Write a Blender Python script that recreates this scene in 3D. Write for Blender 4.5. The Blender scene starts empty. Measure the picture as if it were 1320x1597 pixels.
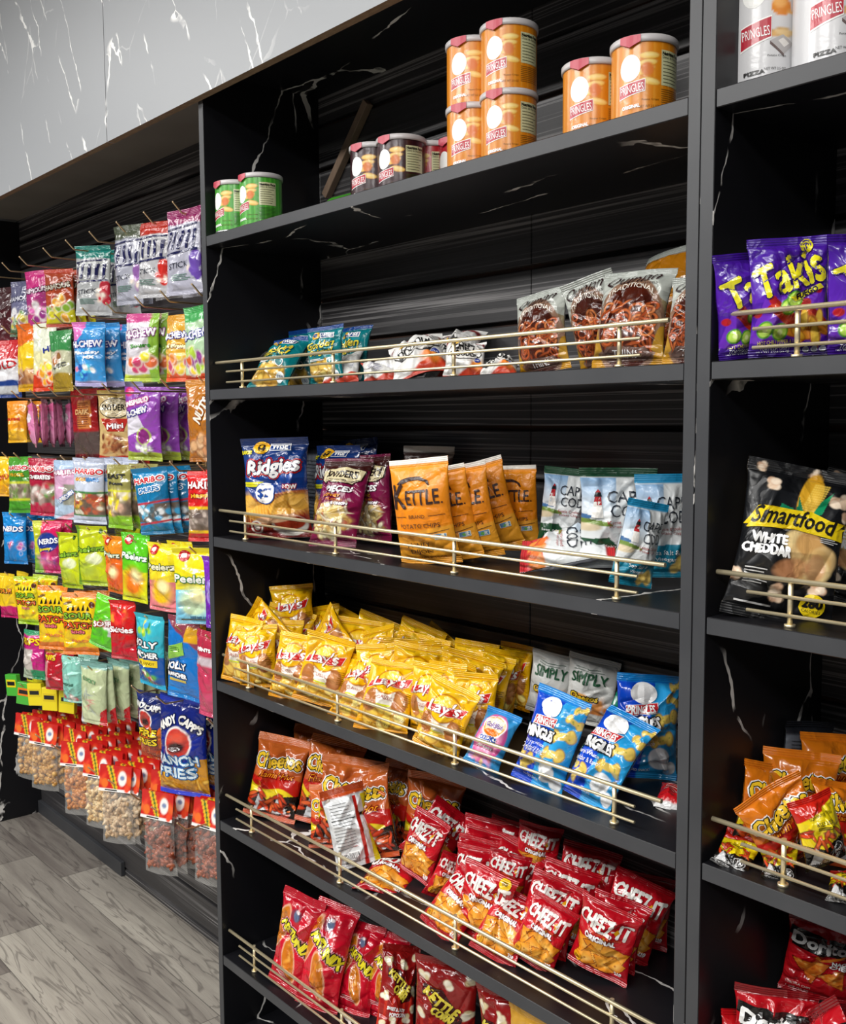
import bpy, bmesh, math, random
import numpy as np
from mathutils import Vector, Matrix
from mathutils.geometry import tessellate_polygon

# ------------------------------------------------------------------ camera, light, exposure
ZO = 1.792                      # height of the top display shelf above the floor
scn = bpy.context.scene
COL = scn.collection
R = math.radians

cam_d = bpy.data.cameras.new('camera')
cam = bpy.data.objects.new('camera', cam_d)
COL.objects.link(cam)
scn.camera = cam
cam_d.sensor_fit = 'HORIZONTAL'
cam_d.sensor_width = 36.0
cam_d.lens = 36.0 * 1594.35 / 1320.0
cam_d.clip_start = 0.02
_y, _p, _r = R(49.4049), R(5.0138), R(-0.3152)
_f = Vector((-math.sin(_y) * math.cos(_p), math.cos(_y) * math.cos(_p), -math.sin(_p)))
_x = Vector((math.cos(_y), math.sin(_y), 0)); _u = _x.cross(_f)
_x2 = _x * math.cos(_r) + _u * math.sin(_r); _u2 = -_x * math.sin(_r) + _u * math.cos(_r)
cam.matrix_world = Matrix(((_x2.x, _u2.x, -_f.x, 1.8622), (_x2.y, _u2.y, -_f.y, -1.0279),
                           (_x2.z, _u2.z, -_f.z, ZO - 0.3734), (0, 0, 0, 1)))

scn.view_settings.view_transform = 'Standard'
scn.view_settings.look = 'None'
scn.view_settings.gamma = 1.0
scn.view_settings.use_curve_mapping = False
scn.view_settings.exposure = 0.30

wd = bpy.data.worlds.new('world'); scn.world = wd; wd.use_nodes = True
wd.node_tree.nodes['Background'].inputs[0].default_value = (0.62, 0.66, 0.72, 1)
wd.node_tree.nodes['Background'].inputs[1].default_value = 0.09

def area(name, loc, sx, sy, power, col=(1, 0.985, 0.96), rot=(0, 0, 0)):
    l = bpy.data.lights.new(name, 'AREA'); l.shape = 'RECTANGLE'; l.size = sx; l.size_y = sy
    l.energy = power; l.color = col
    o = bpy.data.objects.new(name, l); COL.objects.link(o); o.location = loc; o.rotation_euler = rot
    return o
# flat ceiling light panels over the aisle in front of the shelves
for i, (lx, ly, e) in enumerate([(-1.7, -1.1, 12), (-0.1, -1.1, 12), (1.5, -1.1, 12),
                                 (-2.0, -2.5, 60), (-0.2, -2.5, 60), (1.6, -2.5, 56), (3.4, -2.5, 40)]):
    area('ceiling_light_panel', (lx, ly, 2.76), 1.15, 0.55, e)

# ------------------------------------------------------------------ materials
def hexc(h):
    if not isinstance(h, str): return tuple(h)
    h = h.lstrip('#'); c = [int(h[i:i + 2], 16) / 255 for i in (0, 2, 4)]
    return tuple(x / 12.92 if x <= 0.04045 else ((x + 0.055) / 1.055) ** 2.4 for x in c)

def new_mat(name, base=(.5, .5, .5), rough=.5, metal=0, spec=.5):
    m = bpy.data.materials.new(name); m.use_nodes = True
    nt = m.node_tree; b = nt.nodes['Principled BSDF']
    b.inputs['Base Color'].default_value = (*base[:3], 1); b.inputs['Roughness'].default_value = rough
    b.inputs['Metallic'].default_value = metal; b.inputs['Specular IOR Level'].default_value = spec
    return m, nt, b
def nd(nt, t, **kw):
    n = nt.nodes.new(t)
    for k, v in kw.items():
        if k.startswith('i_'):
            n.inputs[k[2:].replace('_', ' ')].default_value = v
        else: setattr(n, k, v)
    return n
def coords(nt, scale=(1, 1, 1), rot=(0, 0, 0), out='Object'):
    tc = nd(nt, 'ShaderNodeTexCoord'); m1 = nd(nt, 'ShaderNodeMapping'); mp = nd(nt, 'ShaderNodeMapping')
    m1.inputs['Rotation'].default_value = rot; mp.inputs['Scale'].default_value = scale
    nt.links.new(tc.outputs[out], m1.inputs['Vector']); nt.links.new(m1.outputs[0], mp.inputs['Vector']); return mp.outputs[0]
def math_n(nt, op, a, b=None, c=None, clamp=False):
    n = nd(nt, 'ShaderNodeMath', operation=op, use_clamp=clamp)
    for i, v in enumerate((a, b, c)):
        if v is None: continue
        if isinstance(v, (int, float)): n.inputs[i].default_value = v
        else: nt.links.new(v, n.inputs[i])
    return n.outputs[0]
def noise(nt, vec, scale, detail=3, rough=.5, dist=0):
    n = nd(nt, 'ShaderNodeTexNoise'); n.inputs['Scale'].default_value = scale
    n.inputs['Detail'].default_value = detail; n.inputs['Roughness'].default_value = rough
    n.inputs['Distortion'].default_value = dist
    nt.links.new(vec, n.inputs['Vector']); return n.outputs['Fac']
def mixc(nt, fac, a, b):
    n = nd(nt, 'ShaderNodeMix', data_type='RGBA')
    for k, v in ((0, fac), (6, a), (7, b)):
        if isinstance(v, (int, float)): n.inputs[k].default_value = v
        elif isinstance(v, tuple): n.inputs[k].default_value = (*v[:3], 1)
        else: nt.links.new(v, n.inputs[k])
    return n.outputs[2]
def ridge(nt, fac, width, level=.5):
    d = math_n(nt, 'ABSOLUTE', math_n(nt, 'SUBTRACT', fac, level))
    return math_n(nt, 'SUBTRACT', 1.0, math_n(nt, 'DIVIDE', d, width, clamp=True), clamp=True)
def mask(nt, fac, lo, hi):
    n = nd(nt, 'ShaderNodeMapRange'); n.inputs[1].default_value = lo; n.inputs[2].default_value = hi
    nt.links.new(fac, n.inputs[0]); return n.outputs[0]

def marble(name, base, vein, rot=(0, .5, 0), stretch=(1, 1, .22), sc=2.6, width=.006, rough=.38, amount=(.52, .6), mks=5.5, second=1.0):
    m, nt, b = new_mat(name, base, rough, 0, .35)
    def cracks(st, ro, scl, wid):
        v = coords(nt, st, ro); nz = nd(nt, 'ShaderNodeTexNoise'); nz.inputs['Scale'].default_value = 14; nz.inputs['Detail'].default_value = 3
        tcn = nd(nt, 'ShaderNodeTexCoord'); nt.links.new(tcn.outputs['Object'], nz.inputs['Vector'])
        s1 = nd(nt, 'ShaderNodeVectorMath', operation='MULTIPLY_ADD'); nt.links.new(nz.outputs['Color'], s1.inputs[0]); s1.inputs[1].default_value = (.035, .035, .012); nt.links.new(v, s1.inputs[2])
        vo = nd(nt, 'ShaderNodeTexVoronoi', feature='DISTANCE_TO_EDGE'); vo.inputs['Scale'].default_value = scl; nt.links.new(s1.outputs[0], vo.inputs['Vector'])
        wv = math_n(nt, 'MULTIPLY', math_n(nt, 'ADD', noise(nt, coords(nt), 20, 2), -.25), wid * 3.4)
        return math_n(nt, 'LESS_THAN', vo.outputs['Distance'], wv)
    r1 = cracks(stretch, rot, sc, width)
    r2 = cracks((stretch[0] * 1.4, stretch[1], stretch[2] * 1.6), (rot[0] - .7, rot[1] - .7, .5), sc * .8, width * .8)
    mk = mask(nt, noise(nt, coords(nt), mks, 2), *amount)
    mk2 = mask(nt, noise(nt, coords(nt, (1, 1, 1), (1, 1, 1)), mks * .8, 2), amount[0] + .05, amount[1] + .05)
    brk = mask(nt, noise(nt, coords(nt), 26, 3), .36, .48)
    f = math_n(nt, 'MAXIMUM', math_n(nt, 'MULTIPLY', r1, mk), math_n(nt, 'MULTIPLY', math_n(nt, 'MULTIPLY', r2, second), mk2))
    f = math_n(nt, 'MULTIPLY', f, brk)
    nt.links.new(mixc(nt, f, base, vein), b.inputs['Base Color'])
    return m
M = {}
M['marble'] = marble('black_marble_laminate', (.007, .007, .009), (.75, .73, .70), rot=(.38, .30, .15), stretch=(.30, 1, .22), sc=4.2, width=.0075, amount=(.47, .53), mks=5)
M['edge'], nt, b = new_mat('charcoal_edge_band', (.062, .064, .070), .45)
c = noise(nt, coords(nt), 9, 3); nt.links.new(mixc(nt, mask(nt, c, .3, .7), (.036, .038, .043), (.048, .050, .055)), b.inputs['Base Color'])
M['fascia'] = marble('grey_marble_laminate', (.37, .385, .405), (.95, .95, .93), rot=(0, .46, 0), stretch=(1, 1, .12), sc=7.0, width=.011, rough=.42, amount=(.50, .55), mks=6, second=.25)
M['chip'], nt, b = new_mat('chipboard_edge', (.2, .12, .06), .8)
c = noise(nt, coords(nt, (.3, 1, 1)), 160, 3); nt.links.new(mixc(nt, c, (.10, .06, .035), (.34, .23, .13)), b.inputs['Base Color'])
M['soffit'], nt, b = new_mat('soffit_board', (.22, .20, .175), .6)
c = noise(nt, coords(nt), 6, 3); nt.links.new(mixc(nt, c, (.17, .15, .13), (.25, .23, .20)), b.inputs['Base Color'])

def slat_mat():
    m, nt, b = new_mat('dark_woodgrain_slat', (.03, .03, .032), .42)
    v = coords(nt, (.55, 1, 95))
    n1 = noise(nt, v, 1.0, 3, .5, .0)
    r1 = ridge(nt, n1, .05)
    mk = mask(nt, noise(nt, coords(nt, (.7, 1, 14)), 1.0, 2), .40, .52)
    f = math_n(nt, 'MULTIPLY', math_n(nt, 'MULTIPLY', r1, mk), .85)
    fine = noise(nt, coords(nt, (1.2, 1, 420)), 1.0, 3)
    base = mixc(nt, fine, (.013, .0125, .0135), (.064, .061, .064))
    nt.links.new(mixc(nt, f, base, (.30, .29, .29)), b.inputs['Base Color'])
    return m
M['slat'] = slat_mat()
M['groove'], nt, b = new_mat('raw_board_groove', (.045, .025, .018), .9)
c = noise(nt, coords(nt, (.5, 1, 3)), 7, 3); nt.links.new(mixc(nt, mask(nt, c, .45, .62), (.006, .005, .005), (.075, .035, .022)), b.inputs['Base Color'])
M['gold'], nt, b = new_mat('brushed_gold', (.9, .75, .45), .40, .85)
c = noise(nt, coords(nt, (4, 60, 60)), 8, 2); nt.links.new(mixc(nt, c, (.86, .72, .44), (1.0, .90, .64)), b.inputs['Base Color'])
M['hook'], nt, b = new_mat('brass_wire', (.75, .56, .32), .42, 1)
c = noise(nt, coords(nt), 40, 2); nt.links.new(mixc(nt, c, (.66, .47, .25), (.86, .66, .42)), b.inputs['Base Color'])
M['lidm'], nt, b = new_mat('clear_plastic_lid', (.60, .58, .58), .25)
c = noise(nt, coords(nt), 30, 2); nt.links.new(mixc(nt, c, (.50, .47, .48), (.66, .64, .64)), b.inputs['Base Color'])
M['metal'], nt, b = new_mat('tin_rim', (.72, .72, .74), .28, 1)
c = noise(nt, coords(nt), 30, 2); nt.links.new(mixc(nt, c, (.62, .62, .64), (.8, .8, .82)), b.inputs['Base Color'])
M['wood'], nt, b = new_mat('raw_pine_strip', (.22, .14, .08), .8)
c = noise(nt, coords(nt, (6, 6, .6)), 12, 3); nt.links.new(mixc(nt, c, (.20, .13, .09), (.36, .25, .17)), b.inputs['Base Color'])

def floor_mat():
    m, nt, b = new_mat('grey_oak_plank_floor', (.3, .28, .26), .42)
    tc = nd(nt, 'ShaderNodeTexCoord'); sep = nd(nt, 'ShaderNodeSeparateXYZ'); nt.links.new(tc.outputs['Object'], sep.inputs[0])
    x, y = sep.outputs[0], sep.outputs[1]
    W, L = .155, 1.22
    yy = math_n(nt, 'DIVIDE', math_n(nt, 'ADD', y, .035 + 10 * W), W)
    row = math_n(nt, 'FLOOR', yy)
    wn = nd(nt, 'ShaderNodeTexWhiteNoise', noise_dimensions='1D'); nt.links.new(row, wn.inputs['W'])
    # board joints stagger from row to row; the row nearest the wall has its joint at x = -1.23, the next at x = -1.01
    k = math_n(nt, 'MULTIPLY', math_n(nt, 'SUBTRACT', row, 11.0), -.225)
    jit = math_n(nt, 'MULTIPLY', math_n(nt, 'ABSOLUTE', math_n(nt, 'SUBTRACT', math_n(nt, 'ABSOLUTE', math_n(nt, 'SUBTRACT', row, 10.5)), .5)), wn.outputs[0])
    xx = math_n(nt, 'DIVIDE', math_n(nt, 'ADD', math_n(nt, 'ADD', x, 1.235 + 10 * L), math_n(nt, 'ADD', k, jit)), L)
    colm = math_n(nt, 'FLOOR', xx)
    cb = nd(nt, 'ShaderNodeCombineXYZ'); nt.links.new(row, cb.inputs[0]); nt.links.new(colm, cb.inputs[1])
    wn2 = nd(nt, 'ShaderNodeTexWhiteNoise', noise_dimensions='2D'); nt.links.new(cb.outputs[0], wn2.inputs['Vector'])
    rnd = wn2.outputs[0]
    sh = nd(nt, 'ShaderNodeCombineXYZ')
    nt.links.new(math_n(nt, 'ADD', math_n(nt, 'MULTIPLY', x, 1.0), math_n(nt, 'MULTIPLY', rnd, 17)), sh.inputs[0])
    nt.links.new(math_n(nt, 'MULTIPLY', y, 9.0), sh.inputs[1]); nt.links.new(math_n(nt, 'MULTIPLY', rnd, 9), sh.inputs[2])
    g1 = noise(nt, sh.outputs[0], 1.7, 4, .55, .6)
    g2 = noise(nt, sh.outputs[0], 2.6, 3, .5, 1.2)
    sh2 = nd(nt, 'ShaderNodeVectorMath', operation='MULTIPLY'); nt.links.new(sh.outputs[0], sh2.inputs[0]); sh2.inputs[1].default_value = (1.5, 6, 1)
    g3 = noise(nt, sh2.outputs[0], 12, 3, .6)
    tone = math_n(nt, 'ADD', math_n(nt, 'MULTIPLY', g1, .9), math_n(nt, 'MULTIPLY', rnd, .55))
    c1 = mixc(nt, mask(nt, tone, .35, 1.05), (.125, .106, .096), (.46, .43, .37))
    c2 = mixc(nt, math_n(nt, 'MULTIPLY', ridge(nt, g2, .035), .55), c1, (.055, .045, .042))
    c3 = mixc(nt, math_n(nt, 'MULTIPLY', mask(nt, g3, .5, .75), .28), c2, (.07, .06, .055))
    fy = math_n(nt, 'FRACT', yy); fx = math_n(nt, 'FRACT', xx)
    ey = math_n(nt, 'LESS_THAN', math_n(nt, 'MINIMUM', fy, math_n(nt, 'SUBTRACT', 1.0, fy)), .008)
    ex = math_n(nt, 'LESS_THAN', math_n(nt, 'MINIMUM', fx, math_n(nt, 'SUBTRACT', 1.0, fx)), .0011)
    gap = math_n(nt, 'MAXIMUM', ey, ex)
    nt.links.new(mixc(nt, math_n(nt, 'MULTIPLY', gap, .6), c3, (.03, .026, .024)), b.inputs['Base Color'])
    bp = nd(nt, 'ShaderNodeBump'); bp.inputs['Strength'].default_value = .12; nt.links.new(g3, bp.inputs['Height']); nt.links.new(bp.outputs[0], b.inputs['Normal'])
    return m
M['floor'] = floor_mat()

def film(name, rough, coat, bump, bsc=26):
    m, nt, b = new_mat(name, (.5, .5, .5), rough)
    a = nd(nt, 'ShaderNodeAttribute', attribute_name='print'); 
    nt.links.new(a.outputs['Color'], b.inputs['Base Color'])
    b.inputs['Coat Weight'].default_value = coat; b.inputs['Coat Roughness'].default_value = .12
    oi = nd(nt, 'ShaderNodeObjectInfo'); tc = nd(nt, 'ShaderNodeTexCoord')
    off = nd(nt, 'ShaderNodeVectorMath', operation='ADD'); nt.links.new(tc.outputs['Object'], off.inputs[0])
    sc = nd(nt, 'ShaderNodeVectorMath', operation='SCALE'); sc.inputs[0].default_value = (7, 5, 3); nt.links.new(oi.outputs['Random'], sc.inputs['Scale'])
    nt.links.new(sc.outputs[0], off.inputs[1])
    n = noise(nt, off.outputs[0], bsc, 2.5, .5, .6)
    rd = ridge(nt, n, .16)
    bp = nd(nt, 'ShaderNodeBump'); bp.inputs['Strength'].default_value = bump; bp.inputs['Distance'].default_value = .004
    nt.links.new(rd, bp.inputs['Height']); nt.links.new(bp.outputs[0], b.inputs['Normal'])
    try: nt.links.new(bp.outputs[0], b.inputs['Coat Normal'])
    except Exception: pass
    return m
M['gloss'] = film('printed_glossy_film', .22, .6, .40, 20)
M['satin'] = film('printed_satin_film', .38, .15, .30)
M['paper'] = film('printed_tin_and_card', .32, .25, .02, 60)
M['pouch'], nt, b = new_mat('clear_cellophane', (.85, .84, .80), .12)
b.inputs['Alpha'].default_value = .13
n = noise(nt, coords(nt), 45, 3, .5, 1); bp = nd(nt, 'ShaderNodeBump'); bp.inputs['Strength'].default_value = .6; bp.inputs['Distance'].default_value = .006
nt.links.new(n, bp.inputs['Height']); nt.links.new(bp.outputs[0], b.inputs['Normal'])

# ------------------------------------------------------------------ object helpers
def tag(o, label=None, cat=None, group=None, kind=None):
    if label: o['label'] = label
    if cat: o['category'] = cat
    if group: o['group'] = group
    if kind: o['kind'] = kind
    return o
def link(name, me, parent=None, loc=None):
    o = bpy.data.objects.new(name, me); COL.objects.link(o)
    if parent is not None: o.parent = parent
    if loc is not None: o.location = loc
    return o
def empty(name, loc):
    o = bpy.data.objects.new(name, None); o.empty_display_size = .05; COL.objects.link(o); o.location = loc; return o
def boxes(name, lst, mats, bev=0.0008, origin=(0, 0, 0), parent=None, smooth=False):
    """lst of (x0,x1,y0,y1,z0,z1,mat_index) in world metres -> one mesh object whose origin is given"""
    bm = bmesh.new()
    for (x0, x1, y0, y1, z0, z1, mi) in lst:
        vs = [bm.verts.new((x - origin[0], y - origin[1], z - origin[2])) for x in (x0, x1) for y in (y0, y1) for z in (z0, z1)]
        idx = {}
        for q in ((0, 1, 3, 2), (4, 6, 7, 5), (0, 4, 5, 1), (2, 3, 7, 6), (0, 2, 6, 4), (1, 5, 7, 3)):
            f = bm.faces.new([vs[i] for i in q]); f.material_index = mi[q] if isinstance(mi, dict) and q in mi else (mi if not isinstance(mi, dict) else mi.get('d', 0))
    bmesh.ops.recalc_face_normals(bm, faces=bm.faces)
    if bev:
        bmesh.ops.bevel(bm, geom=list(bm.edges), offset=bev, segments=1, affect='EDGES')
    me = bpy.data.meshes.new(name); bm.to_mesh(me); bm.free()
    for m in mats: me.materials.append(m)
    return link(name, me, parent, None if parent is not None else origin)
# face keys: front (-y) = (0,4,5,1)
FRONT = (0, 4, 5, 1); BACKF = (2, 3, 7, 6); TOPF = (1, 5, 7, 3); BOTF = (0, 2, 6, 4); LEFTF = (0, 1, 3, 2); RIGHTF = (4, 6, 7, 5)
def tube_mesh(name, paths, r, mat, seg=8, origin=(0, 0, 0), smooth=True):
    bm = bmesh.new()
    for pts, rr in paths:
        pts = [Vector(p) - Vector(origin) for p in pts]; rings = []
        for i, p in enumerate(pts):
            d = (pts[min(i + 1, len(pts) - 1)] - pts[max(i - 1, 0)]).normalized()
            a = d.orthogonal().normalized(); c = d.cross(a)
            if i and rings:
                pa = rings[-1][1]; a = (pa - d * pa.dot(d)).normalized(); c = d.cross(a)
            rings.append(([bm.verts.new(p + (a * math.cos(t) + c * math.sin(t)) * rr) for t in [2 * math.pi * k / seg for k in range(seg)]], a))
        for i in range(len(rings) - 1):
            A, B = rings[i][0], rings[i + 1][0]
            for k in range(seg): bm.faces.new((A[k], A[(k + 1) % seg], B[(k + 1) % seg], B[k]))
        bm.faces.new(rings[0][0][::-1]); bm.faces.new(rings[-1][0])
    bmesh.ops.recalc_face_normals(bm, faces=bm.faces)
    for f in bm.faces: f.smooth = len(f.verts) == 4
    me = bpy.data.meshes.new(name); bm.to_mesh(me); bm.free(); me.materials.append(mat); return me

# ------------------------------------------------------------------ the room
D = .279                       # depth of the slat wall behind the shelf fronts
XE = -1.827                    # the marble end panel on the far left
XR = 3.2
fl = boxes('floor', [(-2.4, 5.0, -4.5, .30, -.05, 0, 0)], [M['floor']], 0); tag(fl, kind='structure')
# slat wall: one panel of horizontal boards with slots between them
PITCH = .0923; G0 = ZO - .108
zs = sorted([G0 + PITCH * k for k in range(-21, 9) if .01 < G0 + PITCH * k < 2.2])
lst = []
def slats(x0, x1):
    prev = 0.0
    for z in zs + [2.24]:
        lst.append((x0, x1, D, D + .016, prev + .0045 if prev else .0, z - .0045, 0)); prev = z
for a, b_ in ((-1.95, -.0), (.001, .626), (.6275, 1.85), (1.8515, XR)): slats(a, b_)
lst.append((-1.95, XR, D + .014, D + .030, 0, 2.3, 1))
w = boxes('wall_back', lst, [M['slat'], M['groove']], .0012); tag(w, kind='structure')
e = boxes('wall_left', [(XE - .02, XE, -.018, D - .0005, 0, ZO + .33, {FRONT: 1, 'd': 0})], [M['marble'], M['edge']], .001); tag(e, kind='structure')
ls = boxes('wall_end', [(-2.30, -2.28, -2.6, -.03, 0, 2.8, 0)], [M['edge']], 0); ls.name = 'wall_side'; tag(ls, kind='structure')
s = boxes('ceiling', [(-2.4, 5.0, -4.5, -.03, 2.80, 2.84, 0)], [M['soffit']], 0); tag(s, kind='structure')
sm, nt, b = new_mat('white_ceiling_tile', (.72, .72, .70), .8)
c = noise(nt, coords(nt), 80, 2); nt.links.new(mixc(nt, c, (.68, .68, .66), (.76, .76, .74)), b.inputs['Base Color'])
s.data.materials[0] = sm
# fascia panels above, their raw lower edge, and the board closing the top of the bays
ZH = ZO + .2625
for i, (x0, x1) in enumerate(((-2.4, -.4075), (-.4045, 2.6))):
    o = boxes('trim_%d' % (i + 1), [(x0, x1, -.020, -.002, ZH, 2.80, {BOTF: 1, 'd': 0})], [M['fascia'], M['chip']], 0)
    tag(o, kind='structure')
o = boxes('trim_3', [(-2.0, XR, -.001, D + .01, ZO + .3375, ZO + .3555, 0)], [M['soffit']], 0); tag(o, kind='structure')
o = boxes('baseboard_back', [(XE + .001, -1.115, D - .014, D - .0005, 0, .046, 0)], [M['edge']], .001); tag(o, kind='structure')

# ------------------------------------------------------------------ shelving units
SZ = [ZO, ZO - .3051, ZO - .6042, ZO - .9047, ZO - 1.2041, ZO - 1.5]
def unit(name, x0, x1, tl, tr, label, levels, skip=0):
    u = empty(name, ((x0 + x1) / 2, D / 2, 0)); tag(u, label, 'shelving unit', 'black marble-pattern shelving units')
    org = ((x0 + x1) / 2, D / 2, 0)
    for (a, b_) in ((x0 - tl, x0), (x1, x1 + tr)):
        boxes('side_panel', [(a, b_, 0, D - .0006, 0.001, ZO + .336, {FRONT: 1, 'd': 0})], [M['marble'], M['edge']], .0008, org, u)
    for z in levels:
        boxes('shelf', [(x0 + .0003, x1 - .0003, .001, D - .0008, z - .021, z, {FRONT: 1, 'd': 0})], [M['marble'], M['edge']], .0010, org, u)
    boxes('plinth', [(x0 + .0003, x1 - .0003, .03, .045, 0.001, .10, 0)], [M['edge']], .0008, org, u)
    boxes('top_board', [(x0 + .0003, x1 - .0003, .002, D - .0008, ZO + .318, ZO + .336, 0)], [M['marble']], .0008, org, u)
    return u
unit('shelving_unit', 0, 1.138, .018, .0175, 'black shelving unit in the middle with six stocked shelves between two uprights', SZ + [.12])
unit('shelving_unit', 1.1745, 2.30, .0185, .018, 'black shelving unit at the right edge with tall white cans on top', SZ[:4] + [ZO - 1.2041 - .01, ZO - 1.5, .12])

# gold wire rails: three bars on little posts
def rail(name, x0, z, xa, xb, posts, label, inset=(.040, .042)):
    y = .014
    r = empty(name, ((xa + xb) / 2, y, z)); tag(r, label, 'shelf rail', 'gold wire rails along the shelf fronts')
    org = ((xa + xb) / 2, y, z)
    for dz, rr, a, b_ in ((.0535, .0030, xa, xb), (.0345, .0021, xa + inset[0], xb - inset[1]), (.0135, .0021, xa + inset[0], xb - inset[1])):
        me = tube_mesh('bar', [([(a, y, z + dz), ((a + b_) / 2, y, z + dz), (b_, y, z + dz)], rr)], rr, M['gold'], 10, org)
        link('bar', me, r)
    for px in posts:
        po = link('post', tube_mesh('post', [([(px, y + .0038, z + .0008), (px, y + .0038, z + .056)], .0031)], 1, M['gold'], 12, org), r)
        link('foot', tube_mesh('foot', [([(px, y + .0038, z), (px, y + .0038, z + .0035)], .0062)], 1, M['gold'], 14, org), po)
    return r
names = ['', 'second', 'third', 'fourth', 'fifth', 'lowest visible']
for k in range(1, 6):
    rail('shelf_rail', 0, SZ[k], -.024 + .034 * 0 + .012 + .001 * k if False else .006, 1.106, (.10, .405, .715, 1.028),
         'gold three-bar rail on the %s shelf from the top of the middle unit' % names[k])
for k, z in ((1, SZ[1]), (2, SZ[2]), (3, SZ[3])):
    rail('shelf_rail', 0, z, 1.180, 2.27, (1.272, 1.58, 1.9, 2.2), 'gold three-bar rail on the %s shelf from the top of the right unit' % names[k])

# raw wooden strip on the back board above the top shelf
pa, pb = Vector((.036, .262, ZO + .108)), Vector((.185, .262, ZO + .268))
d = (pb - pa).normalized(); n_ = Vector((-d.z, 0, d.x))
bm = bmesh.new()
ring = []
for p in (pa, pb):
    ring.append([bm.verts.new(p - pa + n_ * s * .009 + Vector((0, t, 0))) for s, t in ((-1, 0), (1, 0), (1, .016), (-1, .016))])
for k in range(4): bm.faces.new((ring[0][k], ring[0][(k + 1) % 4], ring[1][(k + 1) % 4], ring[1][k]))
bm.faces.new(ring[0]); bm.faces.new(ring[1][::-1]); bmesh.ops.recalc_face_normals(bm, faces=bm.faces)
bmesh.ops.bevel(bm, geom=list(bm.edges), offset=.001, segments=1, affect='EDGES')
me = bpy.data.meshes.new('wooden_strip'); bm.to_mesh(me); bm.free(); me.materials.append(M['wood'])
tag(link('wooden_strip', me, None, pa), 'slanting raw wooden strip fixed to the dark back board above the top shelf', 'wooden strip')

# ------------------------------------------------------------------ printed bags: surface, print, lettering
_tc = {}
def text_tris(s, off=0.0, shear=0.0):
    """triangles of a word, in its own bounding box: (n,3,2) array and the box"""
    k = (s, round(off, 4), round(shear, 3))
    if k in _tc: return _tc[k]
    cu = bpy.data.curves.new('word', 'FONT'); cu.body = s; cu.resolution_u = 2; cu.offset = off; cu.shear = shear
    cu.align_x = 'LEFT'
    ob = bpy.data.objects.new('word', cu); me = ob.to_mesh()
    me.calc_loop_triangles()
    co = np.empty(len(me.vertices) * 3, np.float32); me.vertices.foreach_get('co', co); co = co.reshape(-1, 3)[:, :2]
    ti = np.empty(len(me.loop_triangles) * 3, np.int32); me.loop_triangles.foreach_get('vertices', ti)
    tr = co[ti.reshape(-1, 3)].astype(np.float64)
    ob.to_mesh_clear(); bpy.data.objects.remove(ob); bpy.data.curves.remove(cu)
    a = (tr[:, 1] - tr[:, 0]); b_ = (tr[:, 2] - tr[:, 0]); ar = a[:, 0] * b_[:, 1] - a[:, 1] * b_[:, 0]
    tr = tr[np.abs(ar) > 1e-9]; ar = ar[np.abs(ar) > 1e-9]
    tr[ar < 0] = tr[ar < 0][:, ::-1]
    _tc[k] = tr
    return tr
def split(tr, maxlen, levels=3):
    for _ in range(levels):
        e = max(np.linalg.norm(tr[:, i] - tr[:, (i + 1) % 3], axis=1).max() for i in range(3))
        if e < maxlen or len(tr) > 14000: break
        l = np.max([np.linalg.norm(tr[:, i] - tr[:, (i + 1) % 3], axis=1) for i in range(3)], axis=0)
        big = l > maxlen; T = tr[big]
        ab, bc, ca = (T[:, 0] + T[:, 1]) / 2, (T[:, 1] + T[:, 2]) / 2, (T[:, 2] + T[:, 0]) / 2
        tr = np.concatenate([tr[~big], np.stack([T[:, 0], ab, ca], 1), np.stack([ab, T[:, 1], bc], 1), np.stack([ca, bc, T[:, 2]], 1), np.stack([ab, bc, ca], 1)])
    return tr
def sstep(x, w): return np.clip(.5 - x / w, 0, 1)

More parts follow.
